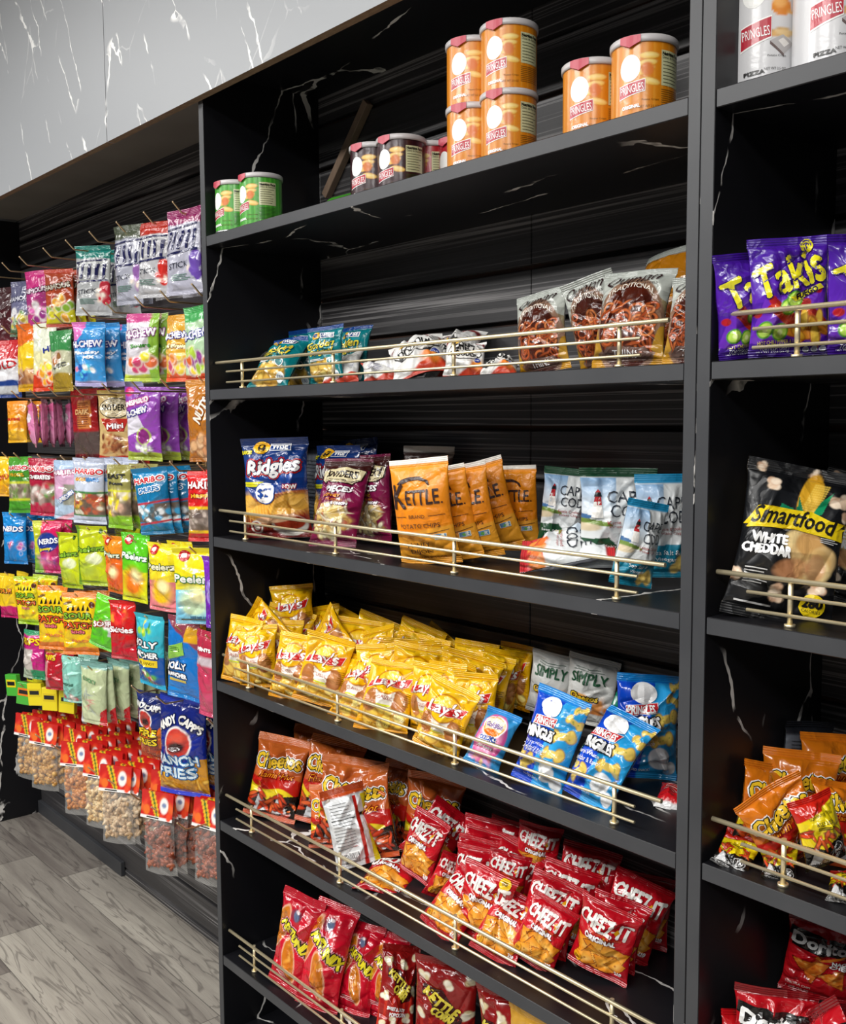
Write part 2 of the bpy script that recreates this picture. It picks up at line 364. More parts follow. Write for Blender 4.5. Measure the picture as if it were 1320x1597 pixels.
class Art:
    """the print of one pack: x in -0.5..0.5 across, y in 0..1 up; sizes are fractions of the width"""
    def __init__(s, w, h, P, seed=0, aa=.014):
        s.w, s.h, s.H = w, h, h / w
        s.x, s.y = P[:, 0], P[:, 1]           # arrays: fraction across, fraction up
        s.c = np.ones((len(P), 3)); s.aa = aa; s.dec = []; s.rng = np.random.RandomState(seed)
    def _put(s, m, col):
        m = m[:, None]; s.c = s.c * (1 - m) + np.array(hexc(col)) * m
    def fill(s, col): s.c[:] = hexc(col)
    def band(s, y0, y1, col, slope=0, wav=0, fr=9, soft=1):
        yy = s.y - slope * s.x - wav * np.sin(s.x * fr)
        a = s.aa / s.H * soft
        s._put(sstep(y0 - yy, a) * sstep(yy - y1, a), col)
    def grad(s, y0, y1, c0, c1, x0=-1, x1=1):
        t = np.clip((s.y - y0) / (y1 - y0), 0, 1)[:, None]
        m = ((s.y >= y0) & (s.y <= y1) & (s.x >= x0) & (s.x <= x1))[:, None]
        s.c = np.where(m, np.array(hexc(c0)) * (1 - t) + np.array(hexc(c1)) * t, s.c)
    def rect(s, x0, x1, y0, y1, col, shear=0):
        xx = s.x - shear * (s.y - (y0 + y1) / 2) * s.H
        a = s.aa
        s._put(sstep(x0 - xx, a) * sstep(xx - x1, a) * sstep((y0 - s.y) * s.H, a) * sstep((s.y - y1) * s.H, a), col)
    def ell(s, cx, cy, rx, ry, col, rot=0, soft=1, alpha=1):
        dx, dy = s.x - cx, (s.y - cy) * s.H; c_, s_ = math.cos(rot), math.sin(rot)
        u, v = dx * c_ + dy * s_, -dx * s_ + dy * c_
        r = np.sqrt((u / rx) ** 2 + (v / ry) ** 2)
        s._put(sstep((r - 1) * min(rx, ry), s.aa * soft) * alpha, col)
    def poly(s, pts, col):
        m = np.zeros(len(s.x), bool); n = len(pts)
        for i in range(n):
            (x1, y1), (x2, y2) = pts[i], pts[(i + 1) % n]
            cnd = ((y1 > s.y) != (y2 > s.y)) & (s.x < (x2 - x1) * (s.y - y1) / (y2 - y1 + 1e-12) + x1); m ^= cnd
        s._put(m.astype(float), col)
    def pile(s, cx, cy, rx, ry, n, sz, cols, el=.6, rim=None, rr=None, box=False):
        for i in range(n):
            if box: px, py = cx + s.rng.uniform(-rx, rx), cy + s.rng.uniform(-ry, ry)
            else:
                a, r = s.rng.uniform(0, 6.28), math.sqrt(s.rng.uniform(0, 1)); px, py = cx + rx * r * math.cos(a), cy + ry * r * math.sin(a)
            k = sz * s.rng.uniform(.75, 1.25); ro = s.rng.uniform(0, 3.14); c = cols[s.rng.randint(len(cols))]
            if rim: s.ell(px, py, k * 1.15, k * el * 1.25, rim, ro)
            s.ell(px, py, k, k * el, c, ro)
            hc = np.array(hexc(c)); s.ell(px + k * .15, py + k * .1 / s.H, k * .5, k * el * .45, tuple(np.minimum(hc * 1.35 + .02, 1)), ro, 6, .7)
    def sticks(s, cx, cy, rx, ry, n, L, wd, cols, rim='#3a1608'):
        for i in range(n):
            px, py = cx + s.rng.uniform(-rx, rx), cy + s.rng.uniform(-ry, ry); ro = s.rng.uniform(0, 3.14)
            s.ell(px, py, L * 1.05, wd * 1.5, rim, ro); s.ell(px, py, L, wd, cols[s.rng.randint(len(cols))], ro)
    def rings(s, cx, cy, rx, ry, n, r0, wd, cols):
        for i in range(n):
            px, py = cx + s.rng.uniform(-rx, rx), cy + s.rng.uniform(-ry, ry); k = r0 * s.rng.uniform(.7, 1.3); f = s.rng.uniform(.6, 1)
            dx, dy = s.x - px, (s.y - py) * s.H / f
            r = np.sqrt(dx * dx + dy * dy)
            s._put(sstep(np.abs(r - k) - wd * 1.5, s.aa), '#2a0e06'); s._put(sstep(np.abs(r - k) - wd, s.aa), cols[s.rng.randint(len(cols))])
    # crisp pieces laid over the print, kept as triangles in (across, up) metres
    def _add(s, tr, col, lay):
        s.dec.append((tr, hexc(col), lay))
    def text(s, t, x, y, w, h, col, out=None, ow=.05, bold=.0, shear=0, rot=0, arc=0, grow=0, lay=2, flow=0):
        """a word fitted into the box w by h (fractions of the width) centred on x, y"""
        bold0 = bold; base = text_tris(t, 0.0, shear); mn, mx = base.reshape(-1, 2).min(0), base.reshape(-1, 2).max(0)
        ctr, sz = (mn + mx) / 2, np.maximum(mx - mn, 1e-6)
        for kind, cc in (('o', out), ('t', col)):
            if cc is None: continue
            tr = base.copy()
            q = (tr - ctr) / sz
            q = split(q * np.array([w, h]), .036 if kind == 't' else .055, 5)
            if kind == 'o': q = np.concatenate([q + np.array([ow * .45 * math.cos(a), ow * .45 * math.sin(a)]) for a in np.arange(8) * .7854])
            elif bold0 > .015: q = np.concatenate([q + np.array(d) * bold0 * .22 for d in ((1, 0), (-1, 0), (0, 1), (0, -1))])
            X, Y = q[..., 0], q[..., 1]
            if grow: Y = Y * (1 + grow * (X / w))
            if arc: Y = Y + arc * (1 - (2 * X / w) ** 2)
            if flow: Y = Y + flow * np.sin(X / w * 6.28)
            c_, s_ = math.cos(rot), math.sin(rot)
            X, Y = X * c_ - Y * s_, X * s_ + Y * c_
            s._add(np.stack([(X + x) * s.w, Y * s.w + y * s.h], -1), cc, lay + (0 if kind == 'o' else 1))
    def shape(s, pts, col, lay=1):
        """crisp polygon, points (across fraction, up fraction)"""
        tr = np.array([[pts[i] for i in t] for t in tessellate_polygon([[Vector((p[0], p[1], 0)) for p in pts]])], float)
        a = tr[:, 1] - tr[:, 0]; b_ = tr[:, 2] - tr[:, 0]; ar = a[:, 0] * b_[:, 1] - a[:, 1] * b_[:, 0]; tr[ar < 0] = tr[ar < 0][:, ::-1]
        tr = tr * np.array([s.w, s.h]); s._add(split(tr, s.w * .09, 5), col, lay)
    def oval(s, cx, cy, rx, ry, col, rot=0, lay=1, n=28, a0=0, a1=6.2832):
        c_, s_ = math.cos(rot), math.sin(rot); p = []
        for k in range(n):
            t = a0 + (a1 - a0) * k / n; u, v = rx * math.cos(t), ry * math.sin(t)
            p.append((cx + u * c_ - v * s_, cy + (u * s_ + v * c_) / s.H))
        s.shape(p, col, lay)
    def lines(s, x0, x1, y0, y1, n, col, th=.006, lay=2, ragged=.3):
        for i in range(n):
            y = y1 - (y1 - y0) * (i + .5) / n; e = x1 - (x1 - x0) * s.rng.uniform(0, ragged)
            s.shape([(x0, y - th / s.H), (e, y - th / s.H), (e, y + th / s.H), (x0, y + th / s.H)], col, lay)
    def bars(s, x0, x1, y0, y1, n, col, lay=3):
        x = x0
        while x < x1:
            k = s.rng.uniform(.004, .012); s.shape([(x, y0), (x + k, y0), (x + k, y1), (x, y1)], col, lay); x += k + s.rng.uniform(.006, .014)
    def facts(s, x0, x1, y0, y1):
        s.rect(x0, x1, y0, y1, '#d9dbdc'); s.lines(x0 + .03, x1 - .03, y0 + .24 * (y1 - y0), y1 - .05 * (y1 - y0), 15, '#3d4042', .0035)
        s.shape([(x0 + .02, y1 - .3 * (y1 - y0)), (x1 - .02, y1 - .3 * (y1 - y0)), (x1 - .02, y1 - .31 * (y1 - y0)), (x0 + .02, y1 - .31 * (y1 - y0))], '#101010', 3)
        s.shape([(x0 + .1, y0 + .01), (x1 - .08, y0 + .01), (x1 - .08, y0 + .2 * (y1 - y0)), (x0 + .1, y0 + .2 * (y1 - y0))], '#f2f2f2', 2)
        s.bars(x0 + .13, x1 - .11, y0 + .02, y0 + .18 * (y1 - y0), 14, '#16181a')

class Bag:
    """pillow pouch between two crimped seals; the surface is a function so that print and lettering ride on it"""
    def __init__(s, w, h, T, seed, st=.075, sb=.06, crink=1.0, pinch=.10, bulge=.55, belly=1.0, bend=None):
        r = np.random.RandomState(seed); s.w, s.h, s.T, s.st, s.sb = w, h, T, st, sb
        s.pinch, s.bulge, s.belly, s.ck = pinch, bulge, belly, crink
        s.ph = r.uniform(0, 6.28, 16); s.fr = r.uniform(.8, 1.25, 16)
        s.bend = r.uniform(-.006, .010) if bend is None else bend; s.flop = r.uniform(-.5, .35); s.twist = r.uniform(-.10, .10)
        s.cre = [(r.uniform(-.7, .7), r.uniform(.12, .88), r.uniform(0, 3.14), r.uniform(.06, .14), r.uniform(.2, .5), r.choice([-1, 1])) for _ in range(11)]
        s.cre += [(r.choice([-.75, .75]), r.uniform(.1, .9), r.uniform(-.6, .6), r.uniform(.05, .09), r.uniform(.15, .3), -1) for _ in range(5)]
    def tt(s, v): return np.clip((v - s.sb) / (1 - s.sb - s.st), 0, 1)
    def half(s, v):
        t = s.tt(v); I = (4 * t * (1 - t)) ** .6
        k = 1 - s.pinch * I + .012 * np.sin(v * 11 * s.fr[0] + s.ph[0]) * I * s.ck
        return s.w / 2 * k
    def pos(s, u, v, side, off=0.0):
        u = np.clip(u, -1, 1); t = s.tt(v); tb = t ** (.80 / max(s.belly, .3)) if s.belly != 1 else t
        I = (4 * tb * (1 - tb) + 1e-9) ** s.bulge * np.minimum(1, t * (1 - t) * 60)
        W = s.half(v)
        prof = (1 - np.abs(u) ** 2.6 + 1e-9) ** .62
        y = s.T / 2 * I * prof
        edge = (1 - u ** 6)
        dist = np.minimum(t, 1 - t); on = np.minimum(1, dist * 14)
        wr = np.sin(u * 7.5 * s.fr[1] + s.ph[1] + 1.3 * np.sin(u * 3 + s.ph[2])) + .6 * np.sin(u * 15 * s.fr[2] + s.ph[3])
        y = y + s.T * .055 * s.ck * wr * np.exp(-dist / .13) * on * edge
        low = np.sin(u * 2.6 * s.fr[3] + v * 5 * s.fr[4] + s.ph[4]) * np.sin(v * 6.2 * s.fr[5] - u * 2 + s.ph[5])
        y = y + s.T * .06 * s.ck * low * on * edge
        side_ph = 0 if side > 0 else 3
        for i, (cx, cy, ro, wd, ln, sg) in enumerate(s.cre):
            dx, dy = (u - cx) * .5, (v - cy) * s.h / s.w
            a, b_ = dx * math.cos(ro + side_ph) + dy * math.sin(ro + side_ph), -dx * math.sin(ro + side_ph) + dy * math.cos(ro + side_ph)
            g = np.exp(-(a / ln) ** 2) * (1 - np.abs(np.tanh(b_ / wd * 1.2))) 
            y = y + sg * s.T * .12 * s.ck * g * on * edge
        seal = (t <= 0) | (t >= 1)
        y = np.where(seal, 0.0, y) + .0005
        x = u * W
        zig = np.where(seal, .0006 * np.sin(v * s.h / .0032 * 6.28), 0)
        yy = -side * y + zig
        zc = v * s.h
        fl = np.where(v > 1 - s.st, (v - (1 - s.st)) * s.h * s.flop, 0) + np.where(v < s.sb, (s.sb - v) * s.h * s.flop * -.4, 0)
        bd = s.bend * (1 - (2 * v - 1) ** 2) * -1 + .003 * np.sin(u * 2.5 + s.ph[6]) * s.ck
        yy = yy + fl + bd + s.twist * x * (v - .5)
        return np.stack([x, yy, zc], -1)
    def surf(s, u, v, side, off):
        p = s.pos(u, v, side)
        if off is None: return p
        e = .01; pu = s.pos(u + e, v, side) - s.pos(u - e, v, side); pv = s.pos(u, v + e, side) - s.pos(u, v - e, side)
        n = np.cross(pu, pv); n /= np.linalg.norm(n, axis=-1, keepdims=True) + 1e-12
        return p + n * side * off[..., None]
def grid_faces(nu, nv, base=0, flip=False):
    i = np.arange(nu)[:, None] * (nv + 1) + np.arange(nv)[None, :] + base; i = i.ravel()
    q = np.stack([i, i + nv + 1, i + nv + 2, i + 1], 1)
    return q[:, ::-1] if flip else q
def mesh_from(name, V, quads, tris, colr, mat):
    me = bpy.data.meshes.new(name)
    nq, nt_ = len(quads), len(tris)
    me.vertices.add(len(V)); me.vertices.foreach_set('co', np.asarray(V, np.float32).ravel())
    li = np.concatenate([np.asarray(quads, np.int32).ravel(), np.asarray(tris, np.int32).ravel()]) if nt_ else np.asarray(quads, np.int32).ravel()
    me.loops.add(len(li)); me.loops.foreach_set('vertex_index', li)
    st = np.concatenate([np.arange(nq) * 4, nq * 4 + np.arange(nt_) * 3]).astype(np.int32)
    me.polygons.add(nq + nt_); me.polygons.foreach_set('loop_start', st)
    me.polygons.foreach_set('use_smooth', np.ones(nq + nt_, bool))
    me.update(calc_edges=True); me.validate()
    a = me.color_attributes.new('print', 'FLOAT_COLOR', 'POINT')
    cc = np.ones((len(V), 4), np.float32); cc[:, :3] = colr; a.data.foreach_set('color', cc.ravel())
    me.materials.append(mat)
    return me
def bag_meshes(key, art, w, h, T, seed, res=(60, 76), mat='gloss', backart=None, **kw):
    B = Bag(w, h, T, seed, **kw); nu, nv = res
    def sheet(u, v, side, fn, sd):
        U, Vv = np.meshgrid(u, v, indexing='ij'); U, Vv = U.ravel(), Vv.ravel()
        X = U * B.half(Vv)
        A = Art(w, h, np.stack([X / w, Vv], 1), sd, aa=max(.010, 1.3 / nu)); fn(A)
        return B.pos(U, Vv, side), A
    def plain_back(A):
        art(A)
        avg = A.c[(A.y > .7) & (A.y < .95)].mean(0) if len(A.c) else np.array([.5] * 3)
        A.dec = []; A.c[:] = avg; A.rect(-.2, .2, .2, .8, '#c8c8c8')
        for q in range(16): A.rect(-.17, .17, .24 + q * .033, .25 + q * .033, '#77797b')
    back = backart or plain_back
    out = {}
    e1, e2 = B.sb, 1 - B.st
    vb = np.linspace(e1, e2, nv + 1); ub = np.linspace(-1, 1, nu + 1)
    ub = np.sign(ub) * (1 - (1 - np.abs(ub)) ** 1.35)          # denser at the sides
    Pf, A = sheet(ub, vb, 1, art, seed); Pb, A2 = sheet(ub[::2], vb[::2], -1, back, seed + 1)
    V = [Pf, Pb]; Cc = [A.c, A2.c]; quads = np.concatenate([grid_faces(nu, nv), grid_faces(nu // 2, nv // 2, len(Pf), True)])
    n0 = len(Pf) + len(Pb); tris = []
    for side, AA in ((1, A), (-1, A2)):
        for tr, col, lay in AA.dec:
            q = tr.reshape(-1, 2); v = q[:, 1] / h; u = q[:, 0] / B.half(v)
            ok = ((np.abs(u) < .985) & (v > e1 * .4) & (v < 1 - B.st * .3)).reshape(-1, 3).all(1)
            if not ok.any(): continue
            q = q.reshape(-1, 3, 2)[ok].reshape(-1, 2); v = q[:, 1] / h; u = q[:, 0] / B.half(v)
            P3 = B.surf(u, v, side, np.full(len(u), .0009 + .00026 * lay))
            V.append(P3); Cc.append(np.tile(col, (len(P3), 1)))
            ti = np.arange(n0, n0 + len(P3)).reshape(-1, 3); n0 += len(P3)
            tris.append(ti if side > 0 else ti[:, ::-1])
    out['body'] = mesh_from(key, np.concatenate(V), quads, np.concatenate(tris) if tris else np.zeros((0, 3), int), np.concatenate(Cc), M[mat])
    for nm, a0, a1 in (('top_seal', e2, 1), ('bottom_seal', 0, e1)):
        vv = np.linspace(a0, a1, 15); 
        f, A = sheet(ub[::2], vv, 1, art, seed); b_, A2 = sheet(ub[::2], vv, -1, back, seed + 1)
        if nm == 'top_seal': pass
        k = len(ub[::2]) - 1
        out[nm] = mesh_from(key + '_' + nm, np.concatenate([f, b_]), np.concatenate([grid_faces(k, 14), grid_faces(k, 14, len(f), True)]), [], np.concatenate([A.c, A2.c]), M[mat])
    return out
def bag_object(name, meshes):
    o = link(name, meshes['body'])
    for nm in ('top_seal', 'bottom_seal'): link(nm, meshes[nm], o)
    return o
def dup(o):
    c = o.copy(); COL.objects.link(c)
    for k in ('label', 'group', 'category'):
        if k in c: del c[k]
    for ch in [x for x in KIDS.get(o.name, [])]:
        d = ch.copy(); COL.objects.link(d); d.parent = c
        for g in KIDS.get(ch.name, []):
            e = g.copy(); COL.objects.link(e); e.parent = d
    return c
KIDS = {}
def remember(o):
    KIDS[o.name] = [x for x in bpy.data.objects if x.parent == o]
    for ch in KIDS[o.name]: KIDS[ch.name] = [x for x in bpy.data.objects if x.parent == ch]
def pose(o, X, y, z, yaw, lean, roll, s=1.0, a=1.0):
    a_, b_, c_ = R(yaw), R(-lean), R(roll)
    o.matrix_world = Matrix.Translation((X, y, z)) @ Matrix.Rotation(a_, 4, 'Z') @ Matrix.Rotation(b_, 4, 'X') @ Matrix.Rotation(c_, 4, 'Y') @ Matrix.Diagonal((s * a, s, s, 1))

# ------------------------------------------------------------------ prints of the shelf bags
CHIP = ['#e8b93a', '#f0c950', '#dca62c', '#f3d36b']
def swirl(A, x, y, r, col, lay=2):
    p = [(x + r * (1 - .05 * k) * .0 + r * (k / 26) * math.cos(k * .62), y + r * (k / 26) * math.sin(k * .62) / A.H) for k in range(27)]
    wd = r * .09
    for k in range(26):
        (x0, y0), (x1, y1) = p[k], p[k + 1]; dx, dy = x1 - x0, (y1 - y0) * A.H; l = math.hypot(dx, dy) + 1e-9; nx, ny = -dy / l * wd, dx / l * wd / A.H
        A.shape([(x0 - nx, y0 - ny), (x1 - nx, y1 - ny), (x1 + nx, y1 + ny), (x0 + nx, y0 + ny)], col, lay)
def art_lay(A):
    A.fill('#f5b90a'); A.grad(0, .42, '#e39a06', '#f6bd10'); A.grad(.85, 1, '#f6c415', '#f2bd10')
    A.rect(-.42, -.10, .07, .10, '#8a5c06')
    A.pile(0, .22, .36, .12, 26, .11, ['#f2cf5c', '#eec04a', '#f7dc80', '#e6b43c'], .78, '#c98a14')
    A.ell(-.26, .39, .15, .20, '#b5713a'); A.ell(.26, .40, .15, .20, '#a9632f'); A.ell(.28, .42, .08, .12, '#cf9058', .2, 4)
    A.poly([(-.19, .56), (.19, .56), (.12, .31), (-.12, .31)], '#f4efe2')
    A.ell(0, .665, .262, .245, '#b86a04'); A.ell(0, .665, .238, .222, '#ffc60e'); A.ell(-.03, .71, .15, .10, '#ffdc4a', 0, 5)
    A.band(.925, .935, '#c98d05'); A.rect(-.40, -.06, .895, .905, '#8f6a10'); A.rect(.14, .40, .895, .905, '#8f6a10'); A.ell(.33, .87, .035, .035, '#c98d05')
    p = [(-.34, .65), (-.12, .69), (.12, .695), (.39, .75), (.33, .63), (.12, .60), (-.10, .595), (-.38, .565)]
    A.shape([(x * 1.04, (y - .655) * 1.12 + .655) for x, y in p], '#fff4e0', 1); A.shape(p, '#d0191c', 2)
    A.text("Lay's", 0, .655, .56, .235, '#ffffff', '#9d1013', .03, .03, shear=.15, rot=.13, lay=3)
    A.text('CLASSIC', 0, .43, .27, .06, '#a6261c', None, bold=.01, lay=2)
    A.shape([(-.12, .345), (.12, .345), (.12, .322), (-.12, .322)], '#d6dc1e', 2)
    A.text('NET WT 1 OZ (28.3g)', 0, .10, .52, .035, '#6b4304', lay=2)
    A.lines(.33, .43, .36, .55, 7, '#8a6205', .005, 2, .2)
def art_lay_back(A):
    A.fill('#f0b60e'); A.rect(-.22, .22, .2, .82, '#f0f0ea'); A.lines(-.2, .2, .3, .8, 12, '#555555', .004); A.bars(-.15, .15, .22, .29, 10, '#222222')
def art_cit(A):
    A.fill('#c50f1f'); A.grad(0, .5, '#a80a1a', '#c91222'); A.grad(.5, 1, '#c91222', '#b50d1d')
    rr = A.rng
    for cx, cy, sz, ro in ((-.17, .38, .20, .2), (.02, .42, .21, .7), (.2, .36, .19, -.3), (-.05, .25, .21, 1.1), (.14, .22, .17, .3), (-.2, .2, .13, .5), (.27, .24, .12, 1.0)):
        c_, s_ = math.cos(ro), math.sin(ro)
        sq = [(cx + (a * c_ - b * s_) * sz, cy + (a * s_ + b * c_) * sz * .85 / A.H) for a, b in ((-1, -.9), (0, -1), (1, -.9), (.95, 0), (1, .95), (0, .9), (-1, 1), (-.9, 0))]
        A.poly([(cx + (x - cx) * 1.08, cy + (y - cy) * 1.08) for x, y in sq], '#7a1a06'); A.poly(sq, '#e88c1c')
        A.ell(cx - .02, cy + .02, sz * .75, sz * .5, '#f7b545', ro, 6, .8); A.ell(cx + .03, cy - .01, sz * .4, sz * .2, '#f9cf78', ro, 4, .8); A.ell(cx, cy, .014, .014, '#8a3a08')
    A.band(.935, .945, '#8d0715')
    A.text('CHEEZ', -.13, .755, .56, .235, '#f6f2ec', '#7d0713', .02, .05, shear=.10, rot=-.05, grow=.25, lay=2)
    A.text('IT', .305, .735, .20, .245, '#f6f2ec', '#7d0713', .02, .05, shear=.10, rot=-.05, grow=.2, lay=2)
    A.shape([(.15, .725), (.19, .77), (.23, .72), (.19, .68)], '#e8a514', 4); A.shape([(.13, .735), (.25, .735), (.25, .715), (.13, .715)], '#f6f2ec', 3)
    A.text('BAKED SNACK CRACKERS', .02, .625, .52, .03, '#e06a20', lay=2, rot=-.04)
    A.text('ORIGINAL', -.02, .56, .46, .085, '#ffffff', '#7d0713', .03, .03, rot=-.03, lay=2)
    A.oval(-.32, .17, .07, .08, '#e3a018', 0, 2); A.lines(-.36, -.28, .15, .19, 3, '#7d4a05', .005, 3, .1)
    A.text('210', .33, .16, .11, .05, '#ffffff', bold=.02, lay=2); A.lines(.28, .38, .115, .14, 2, '#ffffff', .004, 2, .1)
def art_cit_badge(A):
    art_cit(A); A.oval(.3, .9, .1, .1, '#f0c419', 0, 3); A.lines(.25, .35, .88, .92, 3, '#6b4a04', .006, 4, .1)
def art_chee(A, kind='hot'):
    org = '#c8602a' if kind == 'hot' else '#cf6a14'
    A.fill(org); A.grad(.62, 1, '#b9501e' if kind == 'hot' else '#d0700f', '#d4702e' if kind == 'hot' else '#dd7a18')
    A.band(-.1, .50, '#c21d14', .05, .02); A.band(-.1, .36, '#e8cf1c', -.15, .05, 7)
    A.poly([(-.5, .0), (-.5, .26), (-.2, .30), (-.05, .18), (.12, .28), (.5, .34), (.5, 0)], '#17130f')
    A.poly([(-.34, .05), (-.22, .33), (-.06, .10)], '#cfd0d2'); A.poly([(.02, .06), (.12, .33), (.3, .1)], '#d9dadc')
    A.sticks(-.1, .2, .34, .12, 16, .11, .028, ['#d4431c', '#e0602a', '#c23512'])
    A.sticks(.28, .14, .18, .08, 8, .09, .025, ['#d4431c', '#e0602a', '#ad2c10'])
    A.band(0, .055, '#b84a1c')
    A.text('Cheetos', 0, .70, .80, .24, '#f2c82a', '#ffffff', .085, .045, shear=.1, rot=.05, flow=.02, lay=2)
    A.text('Cheetos', 0, .70, .80, .24, '#f2c82a', '#14100c', .05, .045, shear=.1, rot=.05, flow=.02, lay=4)
    A.text("Flamin' Hot", .02, .525, .62, .10, '#f5a41c', '#8a0f0a', .03, .0, shear=.35, rot=.06, lay=3)
def art_chee_yel(A):
    A.fill('#e9d016'); A.poly([(-.5, 0), (-.5, .42), (-.1, .3), (.5, .5), (.5, 0)], '#12100e'); A.band(.8, 1.1, '#c22014', .2)
    A.sticks(-.05, .45, .35, .12, 12, .12, .03, ['#d4431c', '#e0602a', '#c23512']); A.poly([(-.4, .1), (-.3, .36), (-.12, .12)], '#c9cacc')
    A.text('GUARANTEED FRESH', 0, .74, .5, .045, '#3a3408', arc=.03, lay=2); A.text('8SEP2026', 0, .66, .34, .055, '#2a2606', lay=2); A.lines(-.16, .16, .57, .62, 2, '#3a3408', .008, 2)
    A.oval(.2, .2, .16, .15, '#d8d8d8', 0, 2); A.oval(.2, .2, .145, .135, '#12100e', 0, 3); A.text('160', .2, .225, .16, .09, '#ffffff', bold=.02, lay=4); A.text('CALORIES', .2, .15, .16, .03, '#ffffff', lay=4)
    A.text('CHEESE FLAVORED SNACKS', -.18, .12, .5, .045, '#ffffff', lay=2); A.text('NET WT 1 OZ (28.3g)', -.2, .07, .4, .035, '#ffffff', lay=2)
def art_chee_back(A):
    A.fill('#c9cbcd'); A.band(.88, 1.1, '#b9481a'); A.poly([(.16, 0), (.16, .86), (.24, .86), (.24, 0)], '#b01c14'); A.poly([(.24, 0), (.24, .86), (.36, .86), (.36, 0)], '#e4e5e6'); A.poly([(.36, 0), (.36, .86), (.5, .86), (.5, 0)], '#e0cd16')
    A.rect(.24, .36, .6, .64, '#17130f'); A.facts(-.40, .15, .03, .86); A.text('FROM', 0, .25, .12, .03, '#b01c14', lay=3)
def art_teal(A):
    A.fill('#0d7f86'); A.grad(.55, 1, '#0f8890', '#0b7079'); A.band(.935, 1.1, '#0c3f86')
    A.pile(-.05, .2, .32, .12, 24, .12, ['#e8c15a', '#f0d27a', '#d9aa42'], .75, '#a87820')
    A.shape([(-.02, .86), (.30, .86), (.30, .77), (-.02, .77)], '#ffffff', 1); A.shape([(0, .85), (.28, .85), (.28, .78), (0, .78)], '#123a80', 2); A.text('WISE', .14, .815, .24, .065, '#ffffff', bold=.02, lay=3)
    A.oval(-.13, .815, .11, .08, '#e9b51d', .1, 2); A.oval(-.13, .815, .05, .045, '#123a80', 0, 3)
    A.text('Golden', 0, .655, .66, .15, '#f3dd3a', '#0a4f57', .03, .02, shear=.35, rot=.10, lay=2)
    A.text('Original', .02, .525, .62, .13, '#f3dd3a', '#0a4f57', .03, .02, shear=.35, rot=.10, lay=2)
    A.oval(.22, .37, .08, .08, '#ffffff', 0, 2); A.oval(.22, .37, .065, .065, '#0d7f86', 0, 3); A.lines(-.3, .1, .39, .43, 2, '#ffffff', .007)
    A.oval(.33, .14, .075, .09, '#e8f2f2', 0, 2); A.text('150', .33, .145, .1, .05, '#123a80', lay=3)
def art_dood(A):
    A.fill('#e4e3e0'); A.band(-.1, .11, '#c43a1e', .15, .03, 6); A.band(.945, 1.1, '#e9e8e4')
    A.ell(0, .80, .46, .32, '#7d1518'); A.ell(0, .72, .44, .28, '#e4e3e0'); A.pile(.28, .2, .14, .05, 7, .07, ['#e07a22', '#f09a3a'], .4)
    A.text('ORIGINAL', 0, .905, .36, .05, '#ffffff', bold=.01, arc=.02, lay=2)
    A.oval(-.2, .66, .10, .08, '#e9b51d', .1, 2); A.oval(-.2, .66, .045, .04, '#1a1a1a', 0, 3); A.shape([(-.1, .69), (.1, .69), (.1, .63), (-.1, .63)], '#2a2a2c', 2); A.text('WISE', 0, .66, .16, .05, '#ffffff', lay=3)
    A.oval(0, .46, .40, .22, '#1a1a1a', .12, 1); A.oval(0, .46, .385, .205, '#f1efea', .12, 2)
    A.text('CHEEZ', 0, .52, .5, .13, '#141414', None, .0, .03, rot=.12, arc=.03, lay=3); A.text('DOODLES', 0, .415, .62, .15, '#141414', None, .0, .03, rot=.12, lay=3)
    A.oval(.3, .30, .07, .07, '#2a3a8a', 0, 2); A.text('140', .3, .3, .09, .045, '#ffffff', lay=3)
def art_dood_back(A):
    A.fill('#dcdbd8'); A.band(-.1, .14, '#c43a1e', .1); A.lines(-.32, .1, .3, .6, 10, '#5a5a9a', .004); A.rect(.2, .34, .35, .5, '#f4f4f6'); A.text('140', .27, .44, .12, .06, '#2a3a8a', lay=2)
    A.poly([(-.5, .7), (-.2, .95), (-.5, 1)], '#c43a1e')
def art_prz(A):
    A.fill('#a9ada6'); A.grad(.72, 1, '#c3c7bf', '#9da29c')
    A.band(-.1, .16, '#c89018', 0, .02, 8); A.poly([(-.5, .1), (-.5, .55), (-.34, .62), (-.38, .3)], '#b99c62'); A.poly([(.5, .1), (.5, .6), (.36, .66), (.38, .3)], '#8d7f5e')
    A.ell(0, .38, .455, .62, '#8a6a56'); A.ell(0, .37, .38, .53, '#47180c')
    A.rings(0, .36, .33, .27, 34, .075, .015, ['#b8562a', '#c96a36', '#a4451c', '#d07c46'])
    A.sticks(0, .35, .33, .25, 16, .10, .016, ['#b8562a', '#c96a36', '#a4451c'], '#2a0e06')
    for sx in (-1, 1): A.poly([(sx * .5, .08), (sx * .33, .14), (sx * .42, .36), (sx * .5, .4)], '#b88a2a')
    A.text('TRADITIONAL', 0, .69, .64, .07, '#f3ece0', None, bold=.01, arc=.12, lay=2)
    A.text('Quinlan', -.02, .865, .74, .15, '#2e1a1c', None, bold=-.005, shear=.5, rot=.06, lay=2); A.text('PRETZELS', .22, .80, .22, .028, '#2e1a1c', lay=2)
    A.shape([(-.34, .10), (-.24, .17), (.26, .17), (.36, .10), (.24, .045), (-.26, .045)], '#6d5148', 1); A.text('THINS', 0, .108, .34, .08, '#ffffff', bold=.01, lay=2)
def art_prz_o(A):
    art_prz(A); A.band(.16, .9, '#c07a14'); A.dec = []; A.sticks(0, .4, .4, .2, 20, .1, .02, ['#b8562a', '#e0a03a']); A.rings(0, .3, .4, .12, 12, .07, .016, ['#b8562a'])
